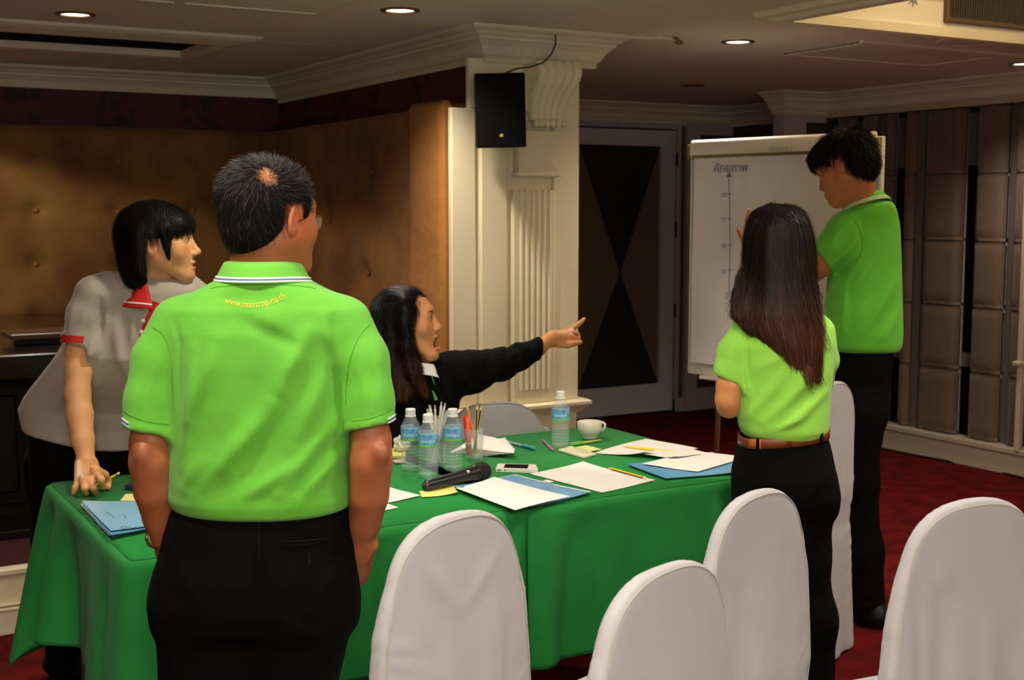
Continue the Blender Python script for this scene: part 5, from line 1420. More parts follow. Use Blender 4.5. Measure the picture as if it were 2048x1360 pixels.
# ------------------------------------------------------------- the man in the middle, seen from behind
def man_front():
    v0 = 2.35; skin = (158, 94, 56); P = Parts()
    loc = VW(V(525, 900, v0))
    # head: turned away and to the right
    R = frame((.60, .80, .0), roll=.02); C = V(541, 441, 2.36); sc = .92
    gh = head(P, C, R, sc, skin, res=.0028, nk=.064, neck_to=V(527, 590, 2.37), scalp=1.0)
    # body under the clothes
    g = Vol((-1.0, 2.05, .03), (-.0, 2.62, 1.45), .009)
    st = sil(v0, [(560, 480, 580, .055), (600, 400, 640, .065), (700, 375, 665, .085), (850, 375, 665, .095), (1000, 385, 665, .095), (1100, 350, 690, .11), (1200, 345, 690, .10)])
    g.loft(st, 0)
    hl, hr = V(412, 1200, v0), V(608, 1200, v0)
    fl = np.array([V(405, 1200, v0)[0], 2.36, .09]); frr = np.array([V(560, 1200, v0)[0], 2.33, .09])
    body_low(g, [hl, hr], [fl, frr], (.080, .056, .042))
    P.vol(g, col=skin)
    # arms, hands in the pockets
    a = Vol((-1.0, 2.1, .62), (-.05, 2.6, 1.28), .0045)
    def A(pts):
        q = [V(x, y, v) for x, y, v, r in pts]; a.chain(q, [r for *_, r in pts], .005); return q
    L = A([(345, 690, 2.34, .032), (304, 820, 2.318, .034), (300, 885, 2.303, .0365), (302, 925, 2.297, .0395), (309, 980, 2.31, .0375), (320, 1035, 2.34, .0315), (331, 1072, 2.36, .0275), (338, 1100, 2.385, .025), (350, 1145, 2.41, .030)])
    Rr = A([(692, 690, 2.34, .032), (734, 820, 2.318, .034), (743, 880, 2.303, .0365), (742, 925, 2.297, .0395), (738, 990, 2.31, .0365), (729, 1045, 2.34, .031), (723, 1075, 2.36, .028), (720, 1092, 2.37, .030), (706, 1140, 2.40, .034)])
    a.ell(V(284, 908, 2.262), (.013, .012, .016), .02); a.ell(V(764, 908, 2.262), (.013, .012, .016), .02)
    def cols(v):
        c = np.tile(LC(*skin), (len(v), 1)); 
        for px, py in ((284, 905), (765, 905)):
            q = V(px, py, 2.26); w = .45 * np.exp(-(np.linalg.norm(v - q, axis=1) / .02) ** 2); c = c * (1 - w[:, None]) + LC(96, 44, 30) * w[:, None]
        return c
    # thumbs and finger roots outside the pockets
    for pts in ([(722, 1080, 2.36, .016), (742, 1092, 2.35, .013), (728, 1118, 2.355, .011)], [(716, 1100, 2.36, .02), (712, 1128, 2.365, .012)], [(334, 1085, 2.36, .017), (331, 1105, 2.355, .011), (336, 1118, 2.36, .009)]):
        a.chain([V(x, y, v) for x, y, v, r in pts], [r for *_, r in pts], .008)
    P.vol(a, colors=cols)
    man = P.person(loc, 'man in bright green polo seen from behind, hands in his pockets')
    # polo shirt
    s = Vol((-1.0, 2.08, .80), (-.02, 2.60, 1.42), .0048)
    st = sil(v0, [(540, 462, 594, .080), (556, 440, 610, .084), (572, 410, 640, .088), (590, 372, 676, .092), (615, 340, 704, .104), (660, 328, 712, .116), (720, 330, 708, .124), (800, 336, 702, .130), (880, 340, 700, .132), (950, 340, 706, .138), (985, 340, 710, .142), (1004, 348, 706, .138), (1016, 362, 694, .125)])
    s.loft(st, 0, cap=.012)
    def cz_(x, y, v): return V(x, y, v)
    fl = [((612, 668), (545, 800), .016, .0075), ((560, 790), (455, 930), .020, .008), ((655, 740), (590, 900), .018, .006), ((430, 680), (372, 840), .016, .006),
          ((640, 640), (680, 760), .012, .005), ((470, 640), (600, 700), .014, -.004), ((500, 860), (390, 990), .016, .006), ((690, 820), (560, 985), .015, .0065),
          ((690, 900), (600, 1000), .014, .006), ((420, 900), (360, 980), .014, .006), ((655, 660), (668, 880), .010, -.004), ((380, 700), (362, 940), .012, .005),
          ((520, 700), (500, 990), .03, -.005), ((590, 930), (480, 1000), .012, .005), ((300, 700), (275, 820), .012, .003), ((740, 700), (765, 820), .012, .003),
          ((348, 690), (352, 880), .006, -.006), ((694, 690), (694, 870), .006, -.006), ((330, 645), (352, 700), .005, -.003), ((722, 640), (700, 700), .005, -.003), ((510, 640), (560, 650), .02, .003)]
    fl = [(a_, b_, w_, h_ * (1.7 if w_ > .009 else 1)) for a_, b_, w_, h_ in fl]
    s.folds(FZ(2.22, fl), (0, 2), y=(2.05, 2.37)); s.noise(.0018, 20, 3, (1, 1, .6))
    for pts, q, nx in (([(358, 648, 2.35, .050), (322, 720, 2.335, .052), (301, 800, 2.315, .0465), (295, 900, 2.295, .0500)], (294, 862, 2.30), -.17), ([(690, 648, 2.35, .050), (720, 720, 2.335, .052), (736, 800, 2.315, .0465), (744, 900, 2.295, .0500)], (744, 852, 2.30), .20)):
        ff = FZ(2.22, [((300, 700), (275, 820), .012, .005), ((740, 700), (765, 820), .012, .005), ((330, 720), (300, 840), .010, .004), ((705, 720), (735, 830), .010, .004)])
        sleeve(s, [V(x, y, v) for x, y, v, r in pts], [r for *_, r in pts], V(*q), (nx, -.1, -1.0), .026, .0395, .010, .019, ff)
    solid('shirt', s, M_poloG, man, VW, rel=1)
    # sleeve edge lines
    for pts in ([(248, 822), (262, 832), (285, 841), (315, 847), (340, 849)], [(703, 842), (725, 840), (750, 834), (770, 826), (787, 816)]):
        decal(s, pts, 2.15, .0007, 'sleeve_seam', mat('seam_green', (84, 158, 32), .8), man)
    for dy, m in ((0, M_whit), (4, mat('stripe_blue', (70, 110, 150), .7)), (8, M_whit)):
        decal(s, [(776, 838 + dy), (784, 834 + dy), (791, 829 + dy)], 2.2, .0014, 'sleeve_stripe', m, man); decal(s, [(243, 836 + dy), (250, 842 + dy), (257, 846 + dy)], 2.2, .0014, 'sleeve_stripe', m, man)
    decal(s, [(306, 655), (322, 664), (333, 680), (341, 705), (344, 740), (345, 780), (346, 820)], 2.1, .0008, 'armhole_seam', mat('seam_green', (84, 158, 32), .8), man)
    decal(s, [(741, 648), (727, 660), (714, 680), (704, 704), (696, 735), (692, 770), (691, 810)], 2.1, .0008, 'armhole_seam', mat('seam_green', (84, 158, 32), .8), man)
    decal(s, [(420, 577), (440, 573), (480, 570), (530, 568), (580, 570), (610, 573), (632, 577)], 2.1, .0008, 'yoke_seam', mat('seam_green', (84, 158, 32), .8), man)
    collar('collar', V(527, 560, 2.35), frame((.25, 1, .0)), .058, .062, .030, .026, .014, M_poloG, man, gap=.5, stripes=((.62, .72, M_whit), (.74, .83, mat('stripe_blue', (70, 110, 150), .7)), (.85, .95, M_whit)), dip=.02)
    # printed web address across the shoulders, curved like on the shirt
    vv, ff = text_pts('www.intercrop.co.th', 1.0); w = vv[:, 0].max() - vv[:, 0].min(); xm = (vv[:, 0].max() + vv[:, 0].min()) / 2; k = 124 / w
    px = []
    for x, y in vv:
        t = (x - xm) * k; base = 615 - (t / 60.0) ** 2 * 13.5 - t * .075; sl = -2 * t / 3600 * 13.5 - .075
        nx, ny = sl, -1.0; l = math.hypot(nx, ny); px.append((510 + t + nx / l * y * k * 1.35 * -1 * -1, base + ny / l * y * k * 1.35))
    wv = march(s, px, 2.1, .0012); link('printed_lettering', np_mesh('printed_lettering', VW(wv), ff, False), mat('print_yellow', (206, 184, 20), .6), man)
    # trousers
    t = Vol((-1.0, 2.05, .0), (-.08, 2.64, .99), .0065)
    st = sil(v0, [(992, 356, 702, .125), (1020, 344, 704, .130), (1070, 330, 706, .137), (1130, 319, 712, .142, -.005), (1190, 316, 712, .140, -.005), (1240, 322, 704, .128)])
    t.loft(st, 0, cap=.02)
    hl, hr = V(412, 1215, v0), V(604, 1215, v0)
    kl = np.array([V(398, 1215, v0)[0], 2.36, .42]); kr = np.array([V(545, 1215, v0)[0], 2.35, .42])
    t.chain([hl, kl, np.array([kl[0], 2.36, .02])], [.098, .080, .074], .05); t.chain([hr, kr, np.array([kr[0] - .01, 2.33, .02])], [.098, .080, .074], .05)
    t.folds(FZ(2.22, [((520, 1120), (515, 1220), .012, -.010), ((400, 1230), (480, 1180), .014, .001), ((640, 1240), (560, 1190), .014, .001), ((350, 1120), (420, 1240), .014, .004), ((690, 1120), (620, 1230), .014, .004), ((380, 1280), (470, 1240), .014, .005), ((650, 1290), (560, 1240), .014, .005), ((345, 1030), (700, 1034), .004, -.0015), ((420, 1250), (400, 1360), .01, .004), ((590, 1250), (575, 1360), .01, .004)]), (0, 2), y=(2.0, 2.36))
    t.noise(.0014, 22, 8)
    t.op(lambda P: P[..., 2] - .012, t.lo, t.lo + t.h * t.n, .003, 'sub', 0)
    solid('trousers', t, M_trou, man, VW)
    decal(t, [(556, 1082), (590, 1076), (632, 1073), (660, 1076), (640, 1085), (600, 1091), (556, 1089)], 2.1, .0016, 'back_pocket', M_trou, man, .0008)
    decal(t, [(556, 1083), (600, 1082), (660, 1076)], 2.1, .0012, 'pocket_slit', mat('slit_black', (4, 4, 4), .9), man, .0004)
    decal(t, [(618, 1104), (619, 1130)], 2.1, .0009, 'buttonhole', mat('slit_black', (4, 4, 4), .9), man)
    decal(t, [(517, 1030), (518, 1120)], 2.1, .0008, 'seat_seam', mat('slit_black', (4, 4, 4), .9), man)
    decal(t, [(352, 1070), (338, 1100), (330, 1132)], 2.1, .002, 'pocket_edge', M_trou, man); decal(t, [(694, 1075), (706, 1104), (712, 1134)], 2.1, .002, 'pocket_edge', M_trou, man)
    for k_, f in ((kl, 1), (kr, -1)): shoe(man, (k_[0], 2.36), (-.1 * f, 1))
    # hair: dark cap with a whorl that lets the scalp through
    wl = gh.inv(march_head(gh, (533, 352)))
    h = Vol((-.105, -.135, -.12), (.105, .12, .15), .003)
    h.ell((0, -.020, .040), (.0785, .0975, .0865), 0); h.ell((0, -.040, -.020), (.062, .066, .060), .03); h.ell((0, .030, .030), (.066, .058, .075), .03)
    def hz(p):
        x, y, z = p[:, 0], p[:, 1], p[:, 2]
        line = np.interp(y, [-.12, -.05, -.034, -.028, .018, .024, .040, .048, .085], [-.088, -.082, -.060, .034, .034, -.008, -.004, .045, .078])
        return z > line
    def dist(p): return np.linalg.norm(p - wl, axis=1)
    solid('hair', h, M_hairb, man, gh.xf, drop=lambda v: ~hz(v) | (dist(v) < .0205 + .005 * np.sin(v[:, 0] * 420) * np.cos(v[:, 1] * 510 + 1)))
    hp = man.children[-1] if False else [o for o in bpy.data.objects if o.name.startswith('hair') and o.parent == man][0]
    rts = rootpts(h, 34000, hz, 5, -.004); rr = np.random.default_rng(2); d = dist(rts); rts = rts[rr.random(len(rts)) < np.interp(d, [0, .008, .022, .034], [.22, .34, .75, 1])]
    def flow(p, g, t):
        r = p - wl; r = r - (r * g).sum(-1, keepdims=True) * g; r /= np.linalg.norm(r, axis=-1, keepdims=True) + 1e-6
        sw = np.cross(g, r)
        up_ = np.interp(p[:, 2], [-.08, .02, .09], [-.02, .05, .50])[:, None]
        return r + sw * .35 + g * up_ * (1 - .9 * t)
    def cf(p, r):
        c = np.tile(LC(20, 17, 16), (len(p), 1)); u = r.random(len(p)); gr = np.interp(p[:, 2], [.03, .11], [.08, .55]); k = u < gr  # scattered grey hairs; the greyer top is overhead sheen put into the colour
        c[k] = LC(1, 1, 1)[None] + (LC(92, 88, 84)[None] * r.uniform(.35, 1.1, (int(k.sum()), 1))); return c
    hair_strands('strands', h, rts, flow, 5, .0055, .00065, M_hair, hp, gh.xf, colors=cf, jit=.22, stiff=1, wmode='rand')
    # glasses
    gl = [o for o in [None]]
    wire = mat('gold_wire', (190, 160, 110), .25, 1.0)
    ring = [V(x, y, 2.455) for x, y in ((620, 433), (630, 430), (640, 431), (644, 436), (643, 446), (640, 456), (634, 459), (624, 458), (619, 450), (618, 441), (620, 433))]
    b = MB(); b.tube([VW(p) for p in ring], .0008, 6); fr = b.build('glasses', wire, man, smooth=True)
    b = MB(); b.tube([VW(V(600, 440, 2.315)), VW(V(612, 437, 2.37)), VW(V(640, 432, 2.452))], .0011, 6); b.build('temple', mat('temple_dark', (40, 34, 30), .3), fr, smooth=True)
    me = np_mesh('lens', [VW(p) for p in ring[:-1]], [list(range(10))], False); link('lens', me, mat('lens_glass', (240, 246, 250), .02, alpha=.18, spec=1.0), fr)
    # wrist watch
    w0 = V(328, 1071, 2.358); ax = V(338, 1100, 2.385) - V(322, 1035, 2.34); ax /= np.linalg.norm(ax)
    u1 = np.cross(ax, [0, 1, 0]); u1 /= np.linalg.norm(u1); u2 = np.cross(ax, u1)
    wt = None
    for k in range(26):
        a0 = 2 * PI * k / 26; a1 = 2 * PI * (k + .86) / 26
        b = MB(); q = [VW(w0 + (u1 * math.cos(t_) + u2 * math.sin(t_)) * .0325) for t_ in (a0, (a0 + a1) / 2, a1)]
        b.tube(q, .0032, 6)
        if wt is None: wt = b.build('wrist_watch', mat('watch_gold', (214, 184, 130), .2, 1.0), man, smooth=True)
        else: b.build('link', mat('watch_gold', (214, 184, 130), .2, 1.0), wt, smooth=True)
    return man
def march_head(gh, px):
    """first point of a head seen at a picture point"""
    P0 = np.array([0, 0, CH]); D = WV(ray(*px)); t = np.linalg.norm(gh.C - P0) * .93 / np.linalg.norm(D)
    for _ in range(60): t += min(max(float(gh.val(gh.inv(P0 + D * t)[None])[0]) * gh.sc * .8, -.006), .006)
    return P0 + D * t
man_front()
def AM(v, l): return [(a, b, w, h * 1.6) for a, b, w, h in FZ(v, l)]
# ------------------------------------------------------------- the woman in the grey polo, leaning on the table
def woman_grey():
    skin = (224, 166, 112); P = Parts(); v0 = 3.55
    loc = VW(V(170, 1100, 3.78))
    R = frame((.985, .10, .06), roll=.0); C = V(321, 489, 3.52)
    gh = head(P, C, R, .925, skin, lips=(196, 92, 74), female=True, nk=.047, mouth=.25, eo=.0026, neck_to=V(300, 590, 3.55))
    g = Vol((-1.75, 3.2, .03), (-.6, 4.1, 1.42), .011)
    g.loft(sil(v0, [(560, 250, 330, .04), (600, 200, 370, .06), (700, 160, 330, .07, .02), (800, 100, 290, .07, .11), (860, 90, 270, .08, .15)]), 0)
    g.cone(V(330, 530, 3.53), V(290, 600, 3.55), .045, .055, .03)
    hl, hr = V(110, 930, 3.85), V(225, 930, 3.75)
    body_low(g, [hl, hr], [hl * [1, 1, 0] + [.0, .05, .09], hr * [1, 1, 0] + [.0, -.02, .09]], (.075, .05, .038))
    P.vol(g, col=skin)
    # the arm that carries her weight, and its hand
    a = Vol(V(95, 1000, 3.2) - [.06, .12, .02], [V(250, 940, 3.3)[0] + .05, 3.62, V(160, 640, 3.5)[2] + .02], .0036)
    a.chain([V(172, 650, 3.48), V(160, 700, 3.46), V(157, 745, 3.43), V(155, 785, 3.41), V(160, 830, 3.39), V(166, 880, 3.36), V(172, 915, 3.345)], [.036, .0365, .034, .033, .034, .028, .0235], .012)
    Z = lambda px, py, z: WV(atz(px, py, z))
    wr = V(173, 925, 3.335)
    for k, (bx_, by, bz, r) in enumerate(((156, 962, .785, .0105), (168, 962, .790, .0115), (181, 962, .790, .0115), (196, 955, .796, .0115))):
        a.cone(wr + [(k - 1.5) * .010, 0, -.006], Z(bx_, by, bz), .0175, r, .012)
    for pts, r0, r1 in (([(156, 963, .784), (151, 975, .772), (148, 985, .759)], .0090, .0070), ([(168, 964, .788), (169, 976, .776), (173, 987, .7595)], .0098, .0078),
                        ([(181, 963, .789), (187, 976, .776), (191, 986, .7595)], .0098, .0078), ([(196, 955, .797), (202, 958, .803), (207, 974, .777)], .0100, .0082),
                        ([(190, 940, .815), (208, 950, .795), (215, 962, .775), (216, 974, .762)], .0135, .0085)):
        q = [Z(*p) for p in pts]; n = len(q); a.chain(q, list(np.linspace(r0, r1, n)), .005)
    P.vol(a, col=skin, rel=1)
    b_ = Vol([V(370, 900, 3.5)[0] - .08, 3.28, .74], [V(440, 900, 3.5)[0] + .08, 3.70, V(394, 640, 3.62)[2]], .0045)
    b_.chain([V(394, 650, 3.62), V(402, 780, 3.60), V(412, 900, 3.50)], [.036, .034, .0235], .012)
    for k in range(4):
        q = V(412, 900, 3.50); t0 = Z(404 + k * 10, 940, .785); b_.cone(q + [0, 0, -.004], t0, .0175, .0115, .012); b_.chain([t0, Z(404 + k * 12, 950, .772), Z(402 + k * 13, 960, .760)], [.0095, .0085, .007], .005)
    b_.chain([V(412, 905, 3.50), Z(392, 934, .785), Z(386, 946, .762)], [.015, .0115, .008], .006); P.vol(b_, col=skin)
    man = P.person(loc, 'woman in grey polo with red collar leaning on the table with one hand')
    eyes(gh, man)
    s = Vol((-1.62, 3.18, .78), (-.72, 3.88, 1.45), .0055)
    s.loft(sil(v0, [(548, 240, 352, .060, .0), (560, 205, 385, .075, .0), (580, 178, 400, .09), (620, 163, 400, .10), (665, 140, 388, .11), (710, 113, 372, .115), (755, 82, 352, .12, .05), (790, 56, 335, .12, .1), (815, 42, 322, .125, .13), (850, 48, 310, .13, .15), (900, 60, 303, .13, .15)]), 0, cap=.02)
    sleeve(s, [V(215, 580, 3.50), V(188, 590, 3.47), V(170, 630, 3.46), V(157, 685, 3.45), V(155, 720, 3.445)], [.050, .050, .050, .0455, .0455], V(156, 687, 3.45), (-.22, 0, -1), .03, .037)
    s.chain([V(370, 575, 3.60), V(392, 600, 3.62), V(396, 680, 3.6)], [.045, .045, .045], .03)
    s.cut(V(50, 856, 3.72), (-.16, 0, -1), .006, lo=(-1.62, 3.15, .7), hi=(-.7, 3.9, V(150, 835, 3.4)[2]))
    s.folds(AM(3.43, [((205, 640), (170, 770), .016, .010), ((190, 700), (95, 800), .018, .008), ((230, 720), (110, 850), .018, .007), ((300, 680), (230, 860), .016, .008), ((225, 650), (260, 800), .014, .007),
                      ((200, 600), (198, 690), .008, -.010), ((180, 780), (130, 870), .014, .006), ((255, 780), (300, 860), .014, .006), ((140, 780), (60, 840), .012, .005), ((262, 620), (262, 700), .01, .004), ((150, 600), (142, 660), .01, .004)]), (0, 2), y=(3.1, 3.62))
    s.noise(.0018, 20, 12)
    solid('shirt', s, M_poloY, man, VW)
    # red sleeve band with white line
    for (y0, y1, m, r) in ((0, 14, M_redt, .0475), (5.5, 8, M_whit, .0492)):
        b = MB(); b.tube([VW(V(158.5 - .1 * y0, 673 + y0, 3.452)), VW(V(158.5 - .1 * y1, 673 + y1, 3.449))], r, 32, cap=False); b.build('sleeve_band', m, man, smooth=True)
    # placket and collar
    for pts, m, r in (([(316, 606), (302, 644), (288, 680)], M_redt, .024),):
        decal(s, pts, 3.2, r, 'placket', m, man, -.019, 16)
    for px in ((291, 615), (286, 642), (283, 664)): 
        q = VW(march(s, [px], 3.2, .010))[0]; b = MB(); b.lathe([(.0001, -.001), (.006, -.001), (.006, .001), (.0001, .002)], 12, Matrix.Translation(Vector(q)) @ Vector(-FWH).to_track_quat('Z', 'Y').to_matrix().to_4x4()); b.build('button', M_whit, man)
    Rc = frame((.66, -.74, .10), up=(-.26, 0, 1))
    collar('collar', V(298, 566, 3.54), Rc, .064, .060, .010, .038, .028, M_redt, man, gap=.52, stripes=((.66, .76, M_whit),), dip=.030, tip=.016, open_=.012)
    t = Vol((-1.72, 3.3, .0), (-.6, 4.15, 1.02), .012)
    t.loft(sil(3.7, [(840, 62, 300, .115), (900, 62, 292, .125), (960, 66, 290, .125), (1000, 72, 286, .115)]), 0, cap=.02)
    t.chain([hl, hl * [1, 1, 0] + [0, .02, .45], hl * [1, 1, 0] + [.0, .05, .04]], [.095, .075, .065], .05); t.chain([hr, hr * [1, 1, 0] + [0, .02, .45], hr * [1, 1, 0] + [0, -.02, .04]], [.095, .075, .065], .05)
    solid('trousers', t, M_trou, man, VW)
    for q in (hl + [0, .05, 0], hr + [0, -.02, 0]): shoe(man, q, (.9, -.3))
    # hair: straight bob with fringe
    h = Vol((-.125, -.16, -.19), (.125, .14, .16), .0034)
    h.ell((0, -.020, .046), (.086, .108, .088), 0)
    h.loft([(-.125, 0, -.072, .058, .036), (-.06, 0, -.066, .076, .060), (.02, 0, -.050, .085, .082), (.06, 0, -.03, .08, .09)], .02, power=2.2, cap=.02)
    h.ell((0, .050, .052), (.067, .052, .045), .02)
    for s_ in (-1, 1):
        h.cone((s_ * .076, .022, .045), (s_ * .0705, .034, -.035), .017, .004, .010, flat=((1, 0, 0), 1.3))
        h.cone((s_ * .074, -.045, .04), (s_ * .070, -.050, -.07), .024, .020, .02)
    def keep(p):
        x, y, z = p[:, 0], p[:, 1], p[:, 2]; line = np.interp(y, [-.13, -.09, -.04, -.032, -.026, .014, .018, .030, .042, .052, .075, .11], [-.150, -.150, -.118, -.06, .016, .018, -.03, -.045, .0, .024, .034, .040])
        return z > line
    ho = solid('hair', h, M_hairb, man, gh.xf, drop=lambda v: ~keep(v))
    top = np.array([0, -.01, .13])
    def flow(p, g, t):
        r = p - top; r = r * [1, 1, .4]; r /= np.linalg.norm(r, axis=-1, keepdims=True) + 1e-6
        k = np.clip((.105 - p[:, 2]) / .05, 0, 1)[:, None]
        return r * (1 - k) + np.array([0, -.06, -1.0]) * k * 1.2
    rts = rootpts(h, 9000, lambda p: keep(p + np.array([0, 0, -.012])) , 6)
    hair_strands('strands', h, rts, flow, 8, .0065, .0013, M_hair, ho, gh.xf, colors=lambda p, r: LC(16, 13, 14)[None] * r.uniform(.4, 1.6, (len(p), 1)), jit=.07, offs=np.abs(RNG.normal(.0015, .0022, 9000)).astype(np.float32))
    # pencil held between the fingers
    pencil('pencil', VW(V(177, 978, 3.285)), VW(V(239, 946, 3.33)), 'yellow pencil between the fingers of the woman in grey', (236, 206, 30), r=.0034)
    return man
woman_grey()

# ------------------------------------------------------------- the seated woman who points
def woman_pointing():
    skin = (216, 150, 96); P = Parts(); v0 = 4.15
    loc = VW(V(840, 900, v0))
    R = frame((.965, -.16, .12), roll=.0); C = V(820, 645, 4.08)
    gh = head(P, C, R, .90, skin, lips=(204, 96, 84), female=True, nk=.054, nose=.8, mouth=1.9, eo=.0055, neck_to=V(840, 745, 4.13))
    g = Vol((-.75, 3.7, .03), (.2, 4.5, 1.3), .011)
    g.loft(sil(v0, [(740, 800, 870, .05), (770, 790, 880, .075), (850, 785, 880, .08), (950, 780, 880, .09)]), 0)
    hl, hr = np.array([V(810, 900, v0)[0], 4.2, .52]), np.array([V(870, 900, v0)[0], 4.1, .52])
    k1, k2 = hl + [.13, -.26, 0], hr + [.13, -.26, 0]
    for h_, k_ in ((hl, k1), (hr, k2)): g.chain([h_, k_, k_ * [1, 1, 0] + [0, .02, .09]], [.075, .055, .038], .03)
    P.vol(g, col=skin)
    a = Vol(V(1060, 730, 4.40) - [.03, .12, .03], V(1185, 625, 4.80) + [.03, .08, .03], .0034)
    a.chain([V(1050, 704, 4.42), V(1075, 696, 4.48), V(1097, 681, 4.52), V(1112, 677, 4.54)], [.031, .0300, .0230, .025], .012, flat=None)
    for (x, y, v, r) in ((1140, 661, 4.60, .013), (1145, 667, 4.585, .013), (1140, 676, 4.56, .013), (1132, 682, 4.545, .013)): a.cone(V(1108, 677, 4.535), V(x, y, v), .024, r, .012)
    for pts, r0, r1 in (([(1140, 661, 4.60), (1154, 651, 4.63), (1163, 643.5, 4.65), (1168, 638, 4.665)], .0110, .0070), ([(1146, 666, 4.585), (1155, 669, 4.61), (1157, 677, 4.60), (1150, 682, 4.585)], .0098, .0072),
                        ([(1142, 674, 4.56), (1151, 678, 4.575), (1149, 685, 4.565), (1141, 685, 4.55)], .0092, .007), ([(1134, 680, 4.545), (1142, 684, 4.555), (1137, 688, 4.545)], .0085, .0066),
                        ([(1118, 688, 4.525), (1135, 690, 4.53), (1148, 687, 4.54), (1161, 684.5, 4.55)], .0140, .0080)):
        a.chain([V(*p) for p in pts], list(np.linspace(r0, r1, len(pts))), .004)
    P.vol(a, col=skin)
    man = P.person(loc, 'seated woman in black jacket, mouth open, pointing at the flip chart')
    eyes(gh, man)
    s = Vol((-.62, 3.9, .40), (.26, 4.72, 1.30), .0065)
    s.loft(sil(v0, [(712, 812, 862, .06), (728, 796, 885, .075), (742, 774, 905, .09), (765, 756, 920, .105), (800, 748, 918, .115), (850, 745, 915, .12), (930, 742, 912, .125), (1000, 735, 915, .13)]), 0, cap=.02)
    s.chain([V(880, 745, 4.13), V(905, 748, 4.16), V(945, 744, 4.22), V(1000, 728, 4.33), V(1040, 713, 4.40), V(1082, 697, 4.475), V(1087, 695, 4.485)], [.062, .070, .066, .052, .043, .037, .0375], .03)
    s.chain([V(775, 750, 4.18), V(760, 830, 4.1), V(800, 900, 4.0)], [.06, .052, .045], .03)
    q = V(1079, 697, 4.47); s.cut(q, (.90, .38, -.12), .004, lo=(q[0] - .06, 4.3, q[2] - .1), hi=(.26, 4.72, q[2] + .1)); s.cone(q, q + np.array([.05, .03, 0]), .030, .031, .003, 'sub')
    s.folds(FZ(4.15, [((900, 722), (960, 790), .010, .006), ((935, 705), (940, 790), .010, .007), ((970, 700), (980, 780), .010, .007), ((1005, 695), (1012, 760), .008, .006), ((1030, 690), (1038, 745), .008, .006), ((1055, 685), (1060, 725), .007, .005),
                      ((880, 760), (930, 830), .014, .006), ((800, 760), (860, 860), .02, .006), ((915, 760), (905, 880), .012, -.006), ((985, 700), (960, 760), .006, -.005), ((1020, 695), (1000, 745), .006, -.005)]), (0, 2))
    s.noise(.0025, 34, 17)
    solid('jacket', s, M_jack, man, VW)
    # green shirt front and white collar in the open neck
    b = Vol((-.42, 3.90, 1.0), (-.18, 4.2, 1.30), .005)
    b.loft(sil(4.10, [(725, 842, 872, .045), (750, 846, 876, .062), (800, 850, 880, .066)]), 0, cap=.01); solid('inner_shirt', b, M_poloG, man, VW)
    collar('collar', V(848, 726, 4.10), frame((.9, -.42, .12), up=(-.15, 0, 1)), .048, .048, .010, .018, .014, M_whit, man, gap=.50, dip=.034, tip=.014)
    decal(s, [(860, 750), (866, 772), (872, 800)], 3.9, .0085, 'inner_shirt', M_poloG, man, -.004, 8)
    decal(s, [(852, 735), (862, 765), (880, 800), (892, 840)], 3.9, .008, 'jacket_edge', M_jack, man, .0, 6); decal(s, [(872, 728), (884, 760), (896, 800)], 3.9, .006, 'jacket_edge', M_jack, man, .0, 6)
    t = Vol((-.75, 3.6, .0), (.3, 4.5, .70), .013)
    for h_, k_ in ((hl, k1), (hr, k2)): t.chain([h_, k_, k_ * [1, 1, 0] + [0, .02, .05]], [.095, .07, .06], .04)
    solid('trousers', t, M_trou, man, VW)
    for k_ in (k1, k2): shoe(man, k_ + [0, .02, 0], (.8, -.5))
    h = Vol((-.135, -.17, -.30), (.135, .12, .16), .0040)
    h.ell((0, -.026, .044), (.086, .104, .090), 0)
    h.loft([(-.27, 0, -.055, .085, .050), (-.20, 0, -.060, .100, .075), (-.12, 0, -.060, .100, .082), (-.04, 0, -.052, .094, .082), (.03, 0, -.040, .088, .084), (.07, 0, -.03, .08, .085)], .02, power=2.2, cap=.03)
    for s_ in (-1, 1):
        h.chain([(s_ * .072, .012, .07), (s_ * .080, .006, .0), (s_ * .082, -.004, -.08), (s_ * .078, .008, -.16), (s_ * .062, .030, -.25)], [.022, .022, .026, .030, .012], .02)
    h.noise(.0045, 60, 4, (1, 1, .45))
    def keep(p):
        x, y, z = p[:, 0], p[:, 1], p[:, 2]
        return ~((y > np.interp(z, [-.30, -.1, .0, .05, .085, .12], [.075, .030, .030, .042, .066, .09])))
    ho = solid('hair', h, M_hairb, man, gh.xf, drop=lambda v: ~keep(v))
    def flow(p, g, t):
        k = np.clip((.10 - p[:, 2]) / .05, 0, 1)[:, None]; back = np.array([0, -1.0, -.15])
        wv = np.stack([np.sin(p[:, 2] * 70 + p[:, 1] * 30) * .35, np.cos(p[:, 2] * 55 + p[:, 0] * 20) * .35, np.zeros(len(p))], -1)
        return back * (1 - k) + (np.array([0, -.10, -1.0]) + wv) * k
    rts = rootpts(h, 9000, keep, 6)
    def cf(p, r):
        k = np.clip((-.02 - p[:, 2]) / .2, 0, 1)[:, None] * r.uniform(.3, 1, (len(p), 1)); return LC(18, 13, 12)[None] * (1 - k) + LC(92, 52, 34)[None] * k
    hair_strands('strands', h, rts, flow, 9, .0085, .0017, M_hair, ho, gh.xf, colors=cf, jit=.12, offs=np.abs(RNG.normal(.002, .0035, 9000)).astype(np.float32))
    b = MB()
    for k in range(7):
        q = gh.xf(np.array([.050, -.075 - .004 * k, .100 - .007 * k + (k % 2) * .004])); bmesh.ops.create_icosphere(b.bm, subdivisions=1, radius=.0035, matrix=Matrix.Translation(Vector(q)))
    b.build('hair_clip', mat('clip_gold', (190, 150, 90), .2, .9), man)
    return man
woman_pointing()

